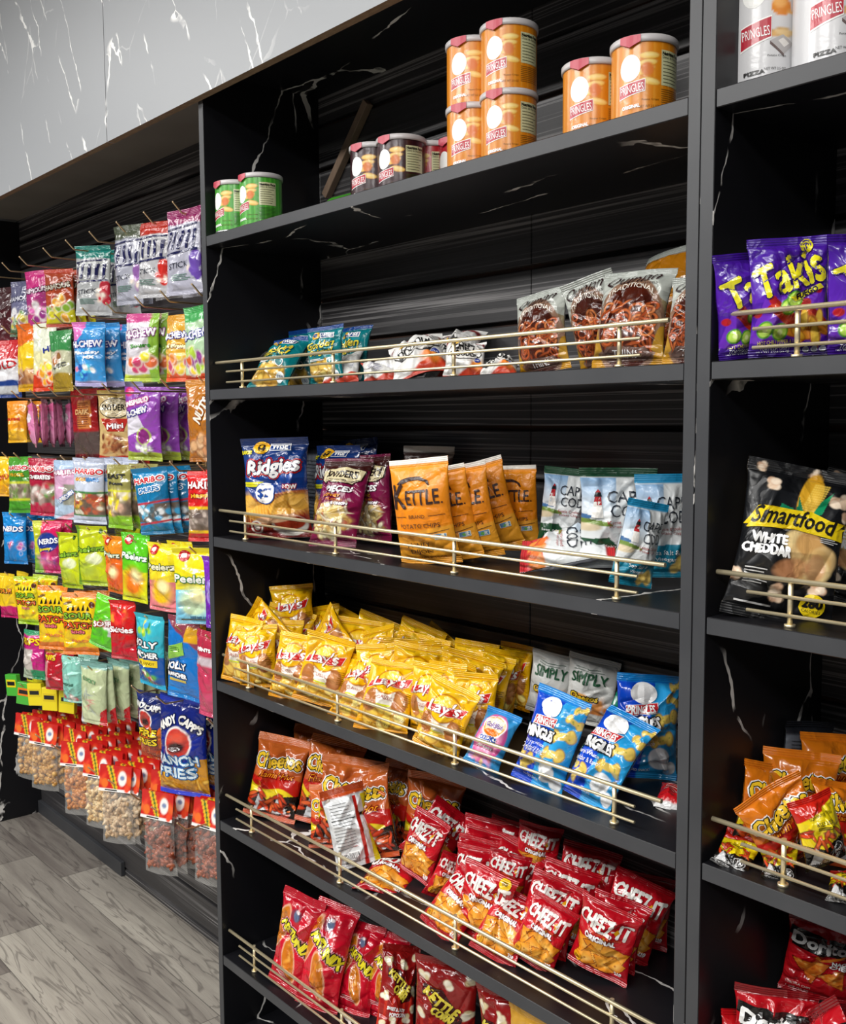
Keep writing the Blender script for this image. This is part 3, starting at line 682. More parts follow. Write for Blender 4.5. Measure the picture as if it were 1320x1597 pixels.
def art_ridg(A):
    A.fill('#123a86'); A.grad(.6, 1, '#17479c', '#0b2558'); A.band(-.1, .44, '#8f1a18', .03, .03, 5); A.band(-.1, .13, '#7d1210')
    for cx, cy, rx, ry, ro in ((-.2, .27, .30, .15, -.15), (.17, .33, .26, .15, .45), (.36, .36, .16, .12, .1), (-.4, .36, .14, .11, .3)):
        A.ell(cx, cy, rx, ry, '#7d3a08', ro); A.ell(cx, cy, rx * .95, ry * .92, '#e39a28', ro)
        for k in range(-5, 6): A.ell(cx + k * rx * .16 * math.cos(ro), cy + k * rx * .16 * math.sin(ro) / A.H, .010, ry * .78, '#f7c860', ro + .25, 2)
    A.ell(.2, .13, .25, .16, '#e8e4da'); A.ell(.2, .16, .22, .11, '#a8361a'); A.ell(.0, .2, .3, .06, '#e8b890', .1)
    A.oval(.0, .915, .085, .085, '#e9a81d', 0, 1) if False else None
    A.oval(-.17, .905, .13, .09, '#e9b51d', 0, 2); A.oval(-.17, .905, .055, .055, '#1c1408', 0, 3); A.oval(-.17, .91, .022, .022, '#e9b51d', 0, 4)
    A.shape([(-.04, .945), (.26, .945), (.26, .87), (-.04, .87)], '#ffffff', 1); A.shape([(-.03, .94), (.25, .94), (.25, .875), (-.03, .875)], '#123a80', 2); A.text('WISE', .11, .907, .22, .072, '#ffffff', bold=.02, lay=3)
    A.text('Ridgies', 0, .70, .76, .25, '#ffffff', '#b11a1a', .09, .05, shear=.25, rot=.08, lay=2); A.text('Ridgies', 0, .70, .76, .25, '#ffffff', '#0b2250', .045, .045, shear=.25, rot=.08, lay=4)
    A.lines(-.42, -.1, .52, .57, 2, '#d8d41e', .016, 2, .2); A.text('NOW', .24, .52, .18, .06, '#ffffff', '#b11a1a', .03, .02, lay=3)
    A.oval(-.10, .455, .155, .155, '#1a4aa0', 0, 3); A.oval(-.10, .455, .142, .142, '#ffffff', 0, 4); A.text('$2', -.13, .455, .15, .13, '#1a4aa0', bold=.03, lay=5); A.text('49', -.035, .485, .06, .05, '#1a4aa0', lay=5)
    A.text('FLAVOR!', -.40, .86, .17, .05, '#e0d51e', bold=.02, lay=2)
    A.oval(-.28, .12, .095, .095, '#d8d0c8', 0, 2); A.oval(-.28, .12, .07, .07, '#7d1210', 0, 3); A.oval(-.28, .12, .05, .05, '#d8d0c8', 0, 4)
def art_ridg2(A): art_ridg(A)
def art_darkback(A):
    A.fill('#5a5e66'); A.band(.85, 1.1, '#1c1e24'); A.lines(-.4, .4, .1, .8, 18, '#33363c', .005); A.band(.36, .39, '#202226')
def art_sny(A):
    A.fill('#7c1440'); A.grad(.5, 1, '#84164a', '#6a1038'); A.band(.86, .97, '#3d1714', 0)
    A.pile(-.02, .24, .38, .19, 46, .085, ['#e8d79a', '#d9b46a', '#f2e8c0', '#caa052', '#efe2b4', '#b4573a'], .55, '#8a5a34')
    A.ell(.12, .33, .17, .13, '#e6d08a'); A.ell(.12, .33, .12, .08, '#c9a85a'); A.sticks(.02, .3, .25, .12, 10, .1, .014, ['#f4ecd2', '#e8d79a'], '#a88040')
    A.band(0, .09, '#6d1038', 0, .03); A.pile(-.1, .1, .3, .03, 10, .04, ['#e8d79a', '#f2e8c0'], .7)
    p = [(-.42, .845), (0, .875), (.42, .845), (.38, .73), (.25, .68), (-.25, .68), (-.38, .73)]
    A.shape([(x * 1.05, (y - .77) * 1.1 + .77) for x, y in p], '#2a120c', 1); A.shape(p, '#e6d9ae', 2); A.text("SNYDER'S", .03, .785, .58, .14, '#20140e', None, bold=.02, lay=3); A.text('OF HANOVER', 0, .705, .3, .035, '#20140e', lay=3)
    A.text('PIECES', .05, .60, .46, .095, '#ffffff', '#4a0a28', .03, .03, shear=.2, rot=.05, lay=2); A.text('HONEY', -.05, .525, .34, .05, '#e8922a', '#4a0a28', .02, .02, lay=2); A.text('MUSTARD', .03, .475, .3, .04, '#e8922a', lay=2); A.text('& ONION', .12, .435, .3, .045, '#ffffff', '#5a1a5a', .02, .02, lay=3)
def art_brown(A): A.fill('#34201c'); A.band(.94, 1.1, '#c8c4be'); A.band(.8, .86, '#8a8078', .2); A.pile(0, .25, .35, .15, 20, .08, ['#8a5a2a', '#a87038'])
def art_ket(A):
    A.fill('#f08c0e'); A.grad(.4, 1, '#ee880c', '#f39a1c'); A.grad(0, .3, '#e8a52a', '#f09a1a'); A.band(.955, 1.1, '#f1efe6'); A.band(-.1, .34, '#eba02a', 0, .03, 3)
    K = '#3a2320'
    A.text('K', -.27, .665, .21, .33, K, None, bold=.05, lay=2); A.text('ETTLE', .105, .65, .50, .20, K, None, bold=.02, lay=2); A.oval(.385, .59, .012, .012, K, 0, 2)
    A.shape([(-.3, .78), (-.22, .82), (-.1, .84), (.08, .838), (.2, .80), (.23, .755), (.2, .755), (.16, .79), (.04, .81), (-.1, .805), (-.22, .78)], K, 2)
    A.text('BRAND', 0, .475, .26, .05, K, lay=2)
    for sx in (-1, 1): A.shape([(sx * .18, .473), (sx * .4, .473), (sx * .4, .478), (sx * .18, .478)][::sx], K, 2)
    A.text('POTATO CHIPS', 0, .385, .64, .065, K, bold=.01, lay=2)
    A.shape([(-.42, .335), (-.2, .315), (0, .308), (.2, .315), (.42, .335), (.42, .331), (.2, .309), (0, .301), (-.2, .309), (-.42, .331)], K, 2)
    A.shape([(.2, .30), (.38, .30), (.38, .245), (.2, .245)], '#e9ead8', 2); A.shape([(.21, .297), (.37, .297), (.37, .25), (.21, .25)], '#5a86b0', 3); A.oval(.28, .27, .03, .025, '#5aa04a', 0, 4); A.lines(.3, .36, .255, .29, 3, '#e9ead8', .005, 4)
    A.text('HONEY', -.08, .20, .38, .075, K, lay=2); A.text('DIJON', -.06, .13, .36, .075, K, lay=2); A.text('NET WT 2 OZ', .1, .075, .4, .035, K, lay=2)
def art_cape(A, kind='green'):
    hi = {'green': '#12442a', 'blue': '#1d8ab8', 'red': '#c21e24'}[kind]
    A.fill('#dde1e2'); A.grad(.55, .9, '#dfe6ea', '#7fa6cc', -1, -.02); A.band(.91, 1.1, hi)
    A.poly([(-.5, .52), (-.08, .47), (-.05, .44), (-.5, .44)], '#6f8a3a'); A.poly([(-.5, .56), (-.2, .52), (-.5, .5)], '#3f6a9a'); A.ell(-.4, .42, .2, .05, '#d8c8a8')
    A.shape([(-.33, .52), (-.29, .72), (-.22, .72), (-.18, .52)], '#e9e6e0', 1); A.shape([(-.305, .64), (-.29, .72), (-.22, .72), (-.205, .64)], '#b0232a', 2); A.shape([(-.30, .72), (-.285, .76), (-.225, .76), (-.21, .72)], '#1d2024', 2); A.shape([(-.285, .76), (-.255, .79), (-.225, .76)], '#b0232a', 2)
    A.text('CAPE', .10, .72, .46, .15, '#1f2733', None, bold=.015, lay=2); A.text('COD', .12, .585, .42, .15, '#1f2733', None, bold=.015, lay=2)
    A.text('Kettle Cooked', .09, .475, .42, .045, '#a02a2a', lay=2); A.text('Potato Chips', .09, .43, .38, .045, '#a02a2a', lay=2)
    if kind == 'green': A.poly([(-.5, .30), (-.1, .32), (.12, .16), (-.5, .1)], '#14472b'); A.text('Sweet & Spicy', -.2, .23, .4, .05, '#ffffff', lay=2); A.text('Jalapeño', -.2, .18, .3, .05, '#ffffff', lay=2); A.pile(.2, .14, .2, .06, 10, .09, ['#e8c468', '#d9aa42'], .7)
    elif kind == 'blue': A.poly([(-.5, .30), (.5, .34), (.5, 0), (-.5, 0)], '#1683a0'); A.text('Sea Salt &', .0, .25, .44, .06, '#ffffff', lay=2); A.text('Vinegar', .0, .18, .34, .06, '#ffffff', lay=2); A.pile(.25, .12, .14, .05, 8, .08, ['#e8c468'], .7)
    else: A.poly([(-.5, .30), (.5, .26), (.5, 0), (-.5, 0)], '#c8323a'); A.pile(.1, .2, .35, .07, 14, .09, ['#e0843a', '#d86a2a'], .7)
    if kind == 'green': A.poly([(.0, .40), (.5, .42), (.42, .34), (.05, .34)], '#7a1c22') if False else None
def art_simply(A):
    A.fill('#d9dad6'); A.text('SIMPLY', 0, .70, .66, .19, '#23583a', None, bold=.03, arc=.03, lay=2); A.lines(-.3, .3, .80, .86, 2, '#7a8a80', .006)
    A.pile(.2, .3, .3, .2, 16, .1, ['#c87a3a', '#d88f4a', '#b86a2e'], .5); A.ell(-.1, .42, .2, .1, '#e9a23a'); A.text('Cheetos', -.05, .45, .5, .11, '#e8c02a', '#14100c', .05, .03, lay=3); A.band(0, .2, '#c9c9c4')
def art_ming(A):
    A.fill('#0e48c8'); A.poly([(.5, 1.1), (.12, 1.1), (-.02, .5), (-.12, 0), (.5, 0)], '#2aa0e0'); A.band(.92, 1.1, '#1a8ad6')
    def piece(cx, cy, s, ro):
        for dx in (-1, 1): A.ell(cx + dx * s * .7 * math.cos(ro), cy + dx * s * .7 * math.sin(ro) / A.H, s * .62, s * .42, '#a87c14', ro + 1.57)
        for dx in (-1, 1): A.ell(cx + dx * s * .7 * math.cos(ro), cy + dx * s * .7 * math.sin(ro) / A.H, s * .55, s * .36, '#e8c860', ro + 1.57)
        A.ell(cx, cy, s * .7, s * .34, '#e8c860', ro)
        for k in range(5): A.ell(cx + A.rng.uniform(-s, s) * .7, cy + A.rng.uniform(-s, s) * .2, .008, .008, '#6a8a2a')
    for q in ((.36, .77, .12, -.4), (.26, .6, .17, .25), (.2, .40, .17, .15), (-.24, .22, .15, .9), (-.38, .3, .1, -.5), (.4, .9, .1, .3)): piece(*q)
    A.ell(.18, .22, .15, .16, '#f0f2f4'); A.ell(.14, .2, .04, .04, '#cfd6da'); A.ell(.36, .12, .1, .1, '#f0f2f4')
    A.oval(-.10, .82, .20, .14, '#ffffff', -.05, 2)
    A.shape([(-.34, .70), (.12, .745), (.10, .645), (-.36, .60)], '#ffffff', 2); A.shape([(-.33, .695), (.11, .738), (.095, .652), (-.35, .608)], '#c8202c', 3); A.text('PRINGLES', -.12, .672, .38, .10, '#ffffff', None, bold=.02, rot=.07, lay=4)
    A.text('MINGLES', -.14, .545, .56, .15, '#ffffff', '#111318', .06, .05, rot=.06, lay=3)
    A.text('Sharp White', -.2, .425, .42, .07, '#ffffff', lay=2, rot=.05); A.text('Cheddar & Ranch', -.18, .365, .52, .07, '#ffffff', lay=2, rot=.05); A.text('PUFFED SNACKS', -.1, .1, .34, .035, '#ffffff', lay=2)
def art_pcorn(A):
    A.fill('#15856a'); A.band(.45, .86, '#17191b', .2); A.text('POPCORNERS', 0, .68, .84, .17, '#e8ecea', None, bold=.02, rot=.2, lay=2); A.pile(0, .2, .3, .12, 12, .1, ['#e8d08a', '#d9b862'], .8); A.lines(-.3, .2, .48, .54, 2, '#c8d0cc', .006)
def art_gold(A):
    A.fill('#3a9ad8'); A.ell(0, .5, .40, .58, '#e05aa0'); A.ell(0, .52, .33, .5, '#f09ac0', 0, 3); A.ell(0, .68, .32, .26, '#ffffff'); A.ell(0, .68, .29, .235, '#f0a02a'); A.ell(0, .7, .26, .18, '#f8e8c8')
    A.text('Goldfish', 0, .70, .46, .11, '#6a2a8a', '#ffffff', .03, .02, shear=.2, lay=3); A.ell(0, .58, .2, .08, '#f07a1a'); A.text('COLORS', 0, .46, .44, .09, '#1a4ab0', '#ffffff', .05, .03, lay=3); A.text('Princess', 0, .33, .4, .08, '#ffffff', '#d03a8a', .03, .02, shear=.3, lay=3)
    A.pile(0, .14, .35, .06, 12, .06, ['#f0c890', '#e88aa8', '#c8a0d8'], .6); A.band(.9, 1.1, '#2a8ad0')
def art_redb(A): A.fill('#c4141c'); A.lines(-.3, .3, .4, .8, 6, '#e8c8c0', .01); A.band(-.1, .12, '#d8d8d8')
def art_fry(A):
    A.fill('#c8102a'); A.grad(.6, 1, '#cc122c', '#b80e24'); A.grad(0, .3, '#b00c22', '#c8102a')
    A.ell(.0, .0, .01, .01, '#c8102a')
    for cx, cy, rx, ry, ro in ((-.38, .60, .17, .50, -.35), (.02, .33, .15, .40, .30)):
        A.ell(cx, cy, rx * 1.10, ry * 1.06, '#f0c8a8', ro); A.ell(cx, cy, rx, ry, '#c87018', ro)
        for k in range(14): A.ell(cx + A.rng.uniform(-.6, .6) * rx, cy + A.rng.uniform(-.7, .7) * ry / A.H, .035, .02, ['#e09a34', '#a8560e', '#eab050', '#8f5a10'][k % 4], A.rng.uniform(0, 3), 3)
    A.ell(0, .8, .13, .12, '#8a2a40', .3); A.ell(.02, .8, .08, .1, '#5a6a8a', .3); A.ell(.03, .84, .05, .03, '#e8d8d8')
    A.text('BAKENETS', .10, .605, .70, .17, '#e9dc28', '#f3b8c4', .10, .07, rot=-.62, lay=2) if False else None
    A.text('ARTUNIX', .07, .585, .84, .19, '#e9dc28', '#f0a0b0', .12, .06, rot=-.55, lay=2); A.text('ARTUNIX', .07, .585, .84, .19, '#e9dc28', '#15130a', .07, .06, rot=-.55, lay=4)
    A.lines(-.3, .1, .14, .2, 3, '#f0d8d8', .006)
def art_pop(A):
    A.fill('#9a1616')
    for k in range(9): A.band(-1, 2, '#9a1616'); 
    for k in range(7): A.rect(-.5 + k * .155, -.5 + k * .155 + .06, -.1, .45, '#c02a18')
    A.band(.45, 1.1, '#8f1514', .1)
    for cx, cy in ((-.32, .82), (.08, .78), (.36, .5), (-.36, .44), (.38, .86), (-.1, .16), (.25, .2), (-.35, .12), (.4, .32)):
        for k in range(5): A.ell(cx + A.rng.uniform(-.06, .06), cy + A.rng.uniform(-.035, .035), .055, .05, ['#ece0bc', '#f6efd8', '#dccb9c'][k % 3], 0, 1.5)
    A.shape([(-.32, .74), (-.02, .72), (.30, .47), (.28, .40), (.05, .36), (-.02, .46), (-.14, .50), (-.16, .62), (-.32, .64)], '#3a0a0a', 1)
    A.text('KETTLE', -.02, .60, .60, .14, '#ecd94a', None, bold=.05, rot=-.62, grow=.3, lay=3); A.text('CORN', .0, .475, .34, .15, '#ecd94a', None, bold=.05, rot=-.62, lay=3)
    A.text('SWEET & SALTY', -.05, .30, .44, .06, '#ffffff', bold=.02, rot=-.1, lay=2); A.text('POPCORN', 0, .24, .4, .07, '#ffffff', bold=.02, lay=2)
def art_pop_side(A):
    art_pop(A); A.dec = []; A.rect(.05, .30, .3, .86, '#b9bcc0'); A.lines(.07, .28, .32, .84, 22, '#50545a', .003)
def art_caro(A): A.fill('#d6a23a'); A.ell(0, .6, .3, .25, '#f0d890'); A.pile(0, .2, .35, .1, 16, .1, ['#e8c060', '#f0d27a'])
def art_tak(A):
    A.fill('#4a1a9c'); A.grad(.45, 1, '#5a22b0', '#3a1588'); A.grad(0, .2, '#341078', '#4a1a9c')
    A.poly([(-.5, .12), (-.3, .47), (.5, .52), (.5, .16), (0, .10)], '#6a2cb8')
    for x0, y0, x1, y1 in ((-.28, .40, .16, .14), (-.04, .44, .36, .2)):
        A.poly([(x0, y0), (x0 + .13, y0 + .07), (x1 + .13, y1 + .05), (x1, y1 - .03)], '#a8281a'); A.poly([(x0 + .04, y0 + .02), (x0 + .09, y0 + .05), (x1 + .08, y1 + .02), (x1 + .04, y1)], '#d04a2a')
    A.pile(.22, .24, .22, .10, 12, .1, ['#e8a82a', '#f0c040', '#e08a20'], .4, '#9a3a10')
    for cx, cy in ((-.02, .40), (-.12, .2), (.06, .46), (-.3, .22)):
        A.ell(cx, cy, .10, .085, '#4f9a1a', .5); A.ell(cx, cy, .082, .066, '#b8e05a', .5); A.ell(cx, cy, .03, .03, '#dff0a0')
    for cx, cy in ((.2, .43), (-.38, .36), (.34, .54), (-.2, .46)): A.ell(cx, cy, .05, .045, '#b01a24')
    A.text('Takis', .0, .68, .80, .36, '#e6dc22', '#2a0a6a', .05, .05, shear=.05, rot=.30, grow=.25, lay=3)
    A.oval(.22, .915, .08, .075, '#e6dc22', 0, 3); swirl(A, .22, .915, .07, '#3a1588', 5)
    A.shape([(.0, .475), (.36, .585), (.40, .55), (.06, .44)], '#e6dc22', 3); A.text('FUEGO', .2, .513, .26, .06, '#1a1420', None, bold=.02, rot=.30, lay=4)
    A.text('HOT CHILI PEPPER & LIME', -.13, .125, .5, .04, '#e6dc22', lay=2, rot=.04); A.text('TORTILLA CHIPS', -.18, .08, .36, .04, '#ffffff', lay=2); A.text('NET WT 2 OZ (56.7g)', -.2, .045, .4, .028, '#ffffff', lay=2)
    for k in range(4): A.oval(.1 + k * .1, .055, .04, .035, '#c8ccd8', 0, 2); A.text('290', .1 + k * .1, .055, .05, .025, '#2a1a4a', lay=3)
def art_smart(A):
    A.fill('#0f1013'); A.grad(.3, .8, '#101114', '#17191d')
    def pc(cx, cy, s):
        for k in range(8): A.ell(cx + A.rng.uniform(-s, s), cy + A.rng.uniform(-s, s) * .7, s * .8, s * .7, ['#e0c4a8', '#f0dcc4', '#cfa88a'][k % 3], 0, 1.5)
    for q in ((-.22, .84, .05), (.36, .82, .06), (.12, .965, .03), (-.37, .95, .03), (.3, .255, .05), (-.05, .175, .05), (-.44, .25, .04), (.47, .7, .04)): pc(*q)
    for k in range(10): A.ell(.14 + A.rng.uniform(-.19, .19), .40 + A.rng.uniform(-.08, .10), .12, .12, ['#d9b070', '#e8cc90', '#c99a5c', '#e0bc80'][k % 4], 0, 3)
    A.ell(.03, .33, .16, .09, '#c98a5c', .3, 3, .7); A.ell(.24, .36, .09, .12, '#c07a50', 0, 3, .6)
    A.ell(.10, .80, .10, .25, '#e0a828', -.25); 
    for i in range(7):
        for j in range(12): A.ell(.04 + i * .02 + j * .009, .71 + j * .016, .009, .009, '#f7d25a', 0, 1, .9)
    A.poly([(-.02, .64), (.0, .78), (.05, .70), (.08, .64)], '#0d7a50'); A.poly([(.10, .64), (.20, .78), (.30, .85), (.22, .70)], '#11905e'); A.poly([(-.16, .60), (-.16, .72), (-.04, .70), (.0, .64)], '#0d8258')
    p = [(-.46, .535), (-.34, .685), (-.05, .69), (.12, .70), (.30, .665), (.48, .665), (.42, .62), (.43, .555), (.22, .565), (0, .575), (-.2, .56)]
    A.shape(p, '#f2d411', 2)
    A.text('Smartfood', -.01, .625, .74, .15, '#15130c', None, bold=.02, shear=.3, rot=.0, arc=.03, lay=3)
    A.text('WHITE', -.20, .49, .30, .085, '#ffffff', None, bold=.03, lay=2); A.text('CHEDDAR', -.21, .42, .40, .085, '#ffffff', None, bold=.03, lay=2)
    A.lines(.24, .40, .52, .56, 3, '#c8c8c8', .004); A.lines(-.36, -.14, .20, .31, 6, '#d8d8d8', .005); A.lines(-.4, .0, .085, .10, 1, '#c8c8c8', .008)
    A.oval(.28, .14, .11, .10, '#f2d411', 0, 2); A.text('280', .28, .155, .16, .075, '#15130c', None, bold=.03, lay=3); A.text('CALORIES', .28, .11, .16, .025, '#15130c', lay=3)
def art_dor(A):
    A.fill('#b4101c'); A.grad(0, .4, '#8f0c16', '#c0141e'); A.band(.92, 1.1, '#7d0a12')
    for (x0, y0, s, ro) in ((-.12, .40, .28, .1), (.2, .34, .22, .6)):
        t = [(x0 + s * math.cos(ro + a), y0 + s * math.sin(ro + a) / A.H) for a in (2.6, .5, -1.57)]
        A.poly([(x0 + (x - x0) * 1.08, y0 + (y - y0) * 1.08) for x, y in t], '#5a1008'); A.poly(t, '#cc6a1e')
        for k in range(22):
            w = A.rng.dirichlet((1, 1, 1)); A.ell(sum(w[i] * t[i][0] for i in range(3)), sum(w[i] * t[i][1] for i in range(3)), .022, .012, ['#e8963a', '#a84414', '#f0b058'][k % 3], A.rng.uniform(0, 3), 2)
    A.shape([(-.44, .86), (.46, .80), (.42, .62), (-.46, .64)], '#12100f', 1)
    A.text('Doritos', 0, .73, .80, .17, '#f2f2f0', None, bold=.05, rot=-.06, grow=-.15, lay=3); A.shape([(-.1, .62), (-.02, .52), (.3, .64), (.28, .66), (-.01, .56), (-.07, .63)], '#e8842a', 3)
    A.text('NACHO', .28, .55, .3, .06, '#ffffff', '#5a0a0a', .02, .02, lay=3); A.text('CHEESE', .28, .50, .34, .06, '#ffffff', '#5a0a0a', .02, .02, lay=3); A.text('TORTILLA CHIPS', -.25, .14, .34, .03, '#e8c8c0', lay=2); A.text('1 OZ (28.3g)', -.25, .09, .3, .035, '#e8c8c0', lay=2)
def art_generic_back(col):
    def f(A): A.fill(col); A.rect(-.25, .25, .15, .85, '#d0d2d4'); A.lines(-.22, .22, .2, .82, 20, '#4a4c4e', .004)
    return f

# key: (art, w, h, thickness, material, resolution, number of shape variants, extra)
TYPES = {
 'teal': (art_teal, .11, .14, .045, 'gloss', (60, 72), 3, {}), 'dood': (art_dood, .095, .13, .042, 'satin', (56, 70), 3, dict(crink=1.7)),
 'dood_back': (art_dood_back, .095, .13, .04, 'satin', (50, 60), 1, dict(crink=1.8)),
 'prz': (art_prz, .13, .158, .045, 'gloss', (110, 130), 2, {}), 'prz_orange': (art_prz_o, .13, .158, .045, 'gloss', (60, 70), 1, {}),
 'ridg': (art_ridg, .14, .20, .055, 'gloss', (100, 130), 1, {}), 'ridg_back2': (art_ridg2, .14, .20, .05, 'gloss', (60, 80), 1, dict(crink=1.3)), 'ridg_back': (art_darkback, .14, .20, .04, 'satin', (50, 60), 1, {}),
 'sny': (art_sny, .112, .175, .048, 'gloss', (84, 120), 2, {}), 'brown': (art_brown, .115, .20, .045, 'satin', (50, 64), 1, {}),
 'ket': (art_ket, .118, .18, .042, 'satin', (70, 90), 3, dict(crink=.7, pinch=.08, bulge=.6)), 
 'cape_green': (lambda A: art_cape(A, 'green'), .112, .145, .045, 'satin', (80, 100), 2, {}), 'cape_blue': (lambda A: art_cape(A, 'blue'), .112, .145, .045, 'satin', (70, 90), 2, {}), 'cape_red': (lambda A: art_cape(A, 'red'), .112, .145, .045, 'satin', (70, 90), 1, {}),
 'lay': (art_lay, .106, .136, .038, 'gloss', (72, 88), 5, dict(crink=1.15)),
 'simply': (art_simply, .10, .128, .04, 'satin', (60, 70), 2, {}), 'ming': (art_ming, .103, .15, .046, 'gloss', (90, 120), 3, dict(crink=1.3)),
 'pcorn': (art_pcorn, .09, .12, .036, 'gloss', (60, 70), 1, {}), 'gold': (art_gold, .075, .103, .03, 'gloss', (70, 90), 1, {}), 'redb': (art_redb, .08, .105, .03, 'gloss', (40, 50), 1, {}),
 'chee': (art_chee, .122, .17, .045, 'gloss', (90, 120), 3, dict(crink=1.5, st=.09)), 'chee_back': (art_chee_back, .122, .17, .04, 'gloss', (70, 90), 1, dict(crink=1.2, st=.08)),
 'cit': (art_cit, .10, .127, .034, 'gloss', (72, 88), 5, dict(crink=1.1)), 'cit_badge': (art_cit_badge, .10, .127, .034, 'gloss', (72, 88), 1, dict(crink=1.3)),
 'fry': (art_fry, .105, .20, .045, 'gloss', (70, 120), 2, dict(crink=1.3)), 'pop': (art_pop, .118, .205, .05, 'gloss', (84, 120), 2, {}), 'pop_side': (art_pop_side, .118, .205, .05, 'gloss', (84, 120), 1, {}), 'caro': (art_caro, .115, .2, .045, 'gloss', (40, 60), 1, {}),
 'tak': (art_tak, .118, .148, .042, 'gloss', (120, 150), 2, dict(crink=1.2)), 'smart': (art_smart, .135, .20, .052, 'satin', (140, 190), 2, dict(crink=.9)),
 'chef': (lambda A: art_chee(A, 'o'), .098, .125, .034, 'gloss', (84, 104), 3, dict(crink=1.2)), 'chef_yel': (art_chee_yel, .098, .125, .036, 'gloss', (84, 104), 2, dict(crink=1.3)), 'chef_back': (art_darkback, .098, .125, .03, 'satin', (40, 50), 1, {}),
 'dor': (art_dor, .11, .155, .042, 'gloss', (100, 130), 2, dict(crink=1.1)),
}

# ------------------------------------------------------------------ prints of the hanging candy bags
def candy(top, mid, bot, words=(), cuts=(.66, .3), window=None, extra=None, seal=None, slope=0):
    """words: (text, x, y, w, h, colour, outline, rot)"""
    def f(A):
        A.fill(mid); A.band(cuts[0], 1.2, top, slope, .01); A.band(-.2, cuts[1], bot, slope, .01)
        if seal: A.band(.93, 1.2, seal); A.band(-.2, .06, seal)
        if window:
            y0, y1, cols = window
            A.band(y0, y1, '#6a5a4c'); A.pile(0, (y0 + y1) / 2, .48, (y1 - y0) / 2, 44, .07, cols, .75, None, box=True)
        if extra: extra(A)
        for wd in words:
            t, x, y, w, h, c, o, ro = wd; A.text(t, x, y, w, h, c, o, .06, .04, rot=ro, lay=2)
    return f
def strokes(A, cols=('#1a1c50',), y=.62):
    for k in range(5):
        x = -.36 + k * .17; A.shape([(x - .03, y - .10), (x + .03, y - .10), (x + .09, y + .12), (x + .01, y + .11)], cols[k % len(cols)], 2)
    A.shape([(-.42, y + .15), (.42, y + .19), (.42, y + .17), (-.42, y + .13)], cols[0], 2); A.shape([(-.42, y - .14), (.42, y - .10), (.42, y - .125), (-.42, y - .165)], cols[0], 2)
def stick(top, main, acc):
    def ex(A):
        strokes(A); A.shape([(-.3, .36), (.22, .42), (.24, .35), (-.28, .29)], '#20242c', 2) if False else None
        A.text('STICK', -.08, .34, .5, .10, '#23283a', None, .0, bold=.01, rot=.1, shear=.3, lay=2); A.lines(-.3, .2, .16, .24, 4, '#6a8a80', .008)
        A.ell(.36, .38, .13, .2, acc); A.ell(.38, .22, .1, .12, acc); A.pile(.3, .3, .16, .1, 6, .05, ['#e8d8c8', acc], .8)
    return candy(top, main, main, cuts=(.82, .05), extra=ex)
def fruits(cols, cx=.1, cy=.25, rx=.35, ry=.12, n=14, sz=.10):
    return lambda A: A.pile(cx, cy, rx, ry, n, sz, cols, .85, '#f4ece0')
GUM = ['#c86a2a', '#e0a02a', '#b8442a', '#d8c03a', '#8a9a2a', '#a85a3a']
def ex_hc(A):
    A.poly([(-.5, 1.1), (-.5, .62), (-.1, .8), (.0, 1.1)], '#e078c0'); A.pile(-.1, .24, .32, .10, 12, .08, ['#f0e05a', '#f08aa8', '#ffffff', '#5ac8e8', '#1a5ab8'], .8)
def ex_peel(c2, fruit):
    def f(A):
        A.oval(-.22, .90, .13, .12, '#c8141e', 0, 2); A.oval(-.22, .90, .07, .05, '#f4e8e0', 0, 3)
        A.grad(.0, .45, c2, c2); A.ell(0, .30, .34, .30, fruit, 0, 8); A.ell(.1, .38, .18, .15, '#f6efb0', 0, 5); A.ell(-.05, .2, .22, .12, fruit); A.lines(-.35, .35, .05, .08, 1, '#6a5a1a', .012)
    return f
def ex_sour(A):
    for k in range(5): A.shape([(-.3 + k * .13, .72), (-.26 + k * .13, .80 + .02 * (k % 2)), (-.22 + k * .13, .73)], '#1c1a10', 2)
    for k in range(12): A.ell(A.rng.uniform(-.45, .45), A.rng.uniform(.1, .9), .06, .05, '#f0a41a', 0, 1)
    A.oval(.36, .82, .08, .08, '#5a2a1a', 0, 2); A.oval(-.3, .84, .12, .03, '#7a5a1a', .3, 2)
def ex_jolly(A):
    A.pile(-.05, .80, .25, .08, 12, .08, ['#8ac83a', '#f0e04a', '#3aa0e0', '#f4f4f4', '#2a8a3a'], .8); A.pile(.05, .16, .25, .08, 12, .07, ['#c8a03a', '#c83a3a', '#5aa84a', '#e8dcc0'], .8)
def ex_ranch(A):
    A.ell(0, .55, .26, .26, '#f4f0ec'); A.ell(0, .55, .23, .23, '#c8342a'); A.ell(0, .60, .18, .08, '#d8503a', .2, 3); A.ell(-.03, .50, .16, .08, '#3a2020', .1, 2)
    A.poly([(-.5, .0), (-.5, .2), (.2, .28), (.32, .40), (.5, .40), (.5, 0)], '#c8881c'); A.sticks(0, .12, .46, .10, 34, .13, .025, ['#e0a42a', '#cf8f1e', '#eab848'], '#8a5410'); A.band(-.1, .045, '#3a4ad0'); A.band(.93, 1.1, '#2038b0')
    for k in range(7): pass
def ex_hotf(A):
    A.ell(-.1, .60, .26, .24, '#f4f0ec'); A.ell(-.1, .60, .23, .21, '#c8342a'); A.ell(-.1, .56, .16, .08, '#3a2020', .1, 2)
    A.band(-.1, .34, '#a8381c', 0, .03, 12); A.poly([(-.5, .3), (-.4, .50), (-.3, .38), (-.18, .52), (-.05, .40), (.1, .54), (.22, .40), (.36, .52), (.5, .38), (.5, .2), (-.5, .2)], '#d86a1c')
    A.sticks(0, .16, .48, .12, 30, .12, .025, ['#c8501c', '#b03a18', '#d86a2a'], '#5a1408')
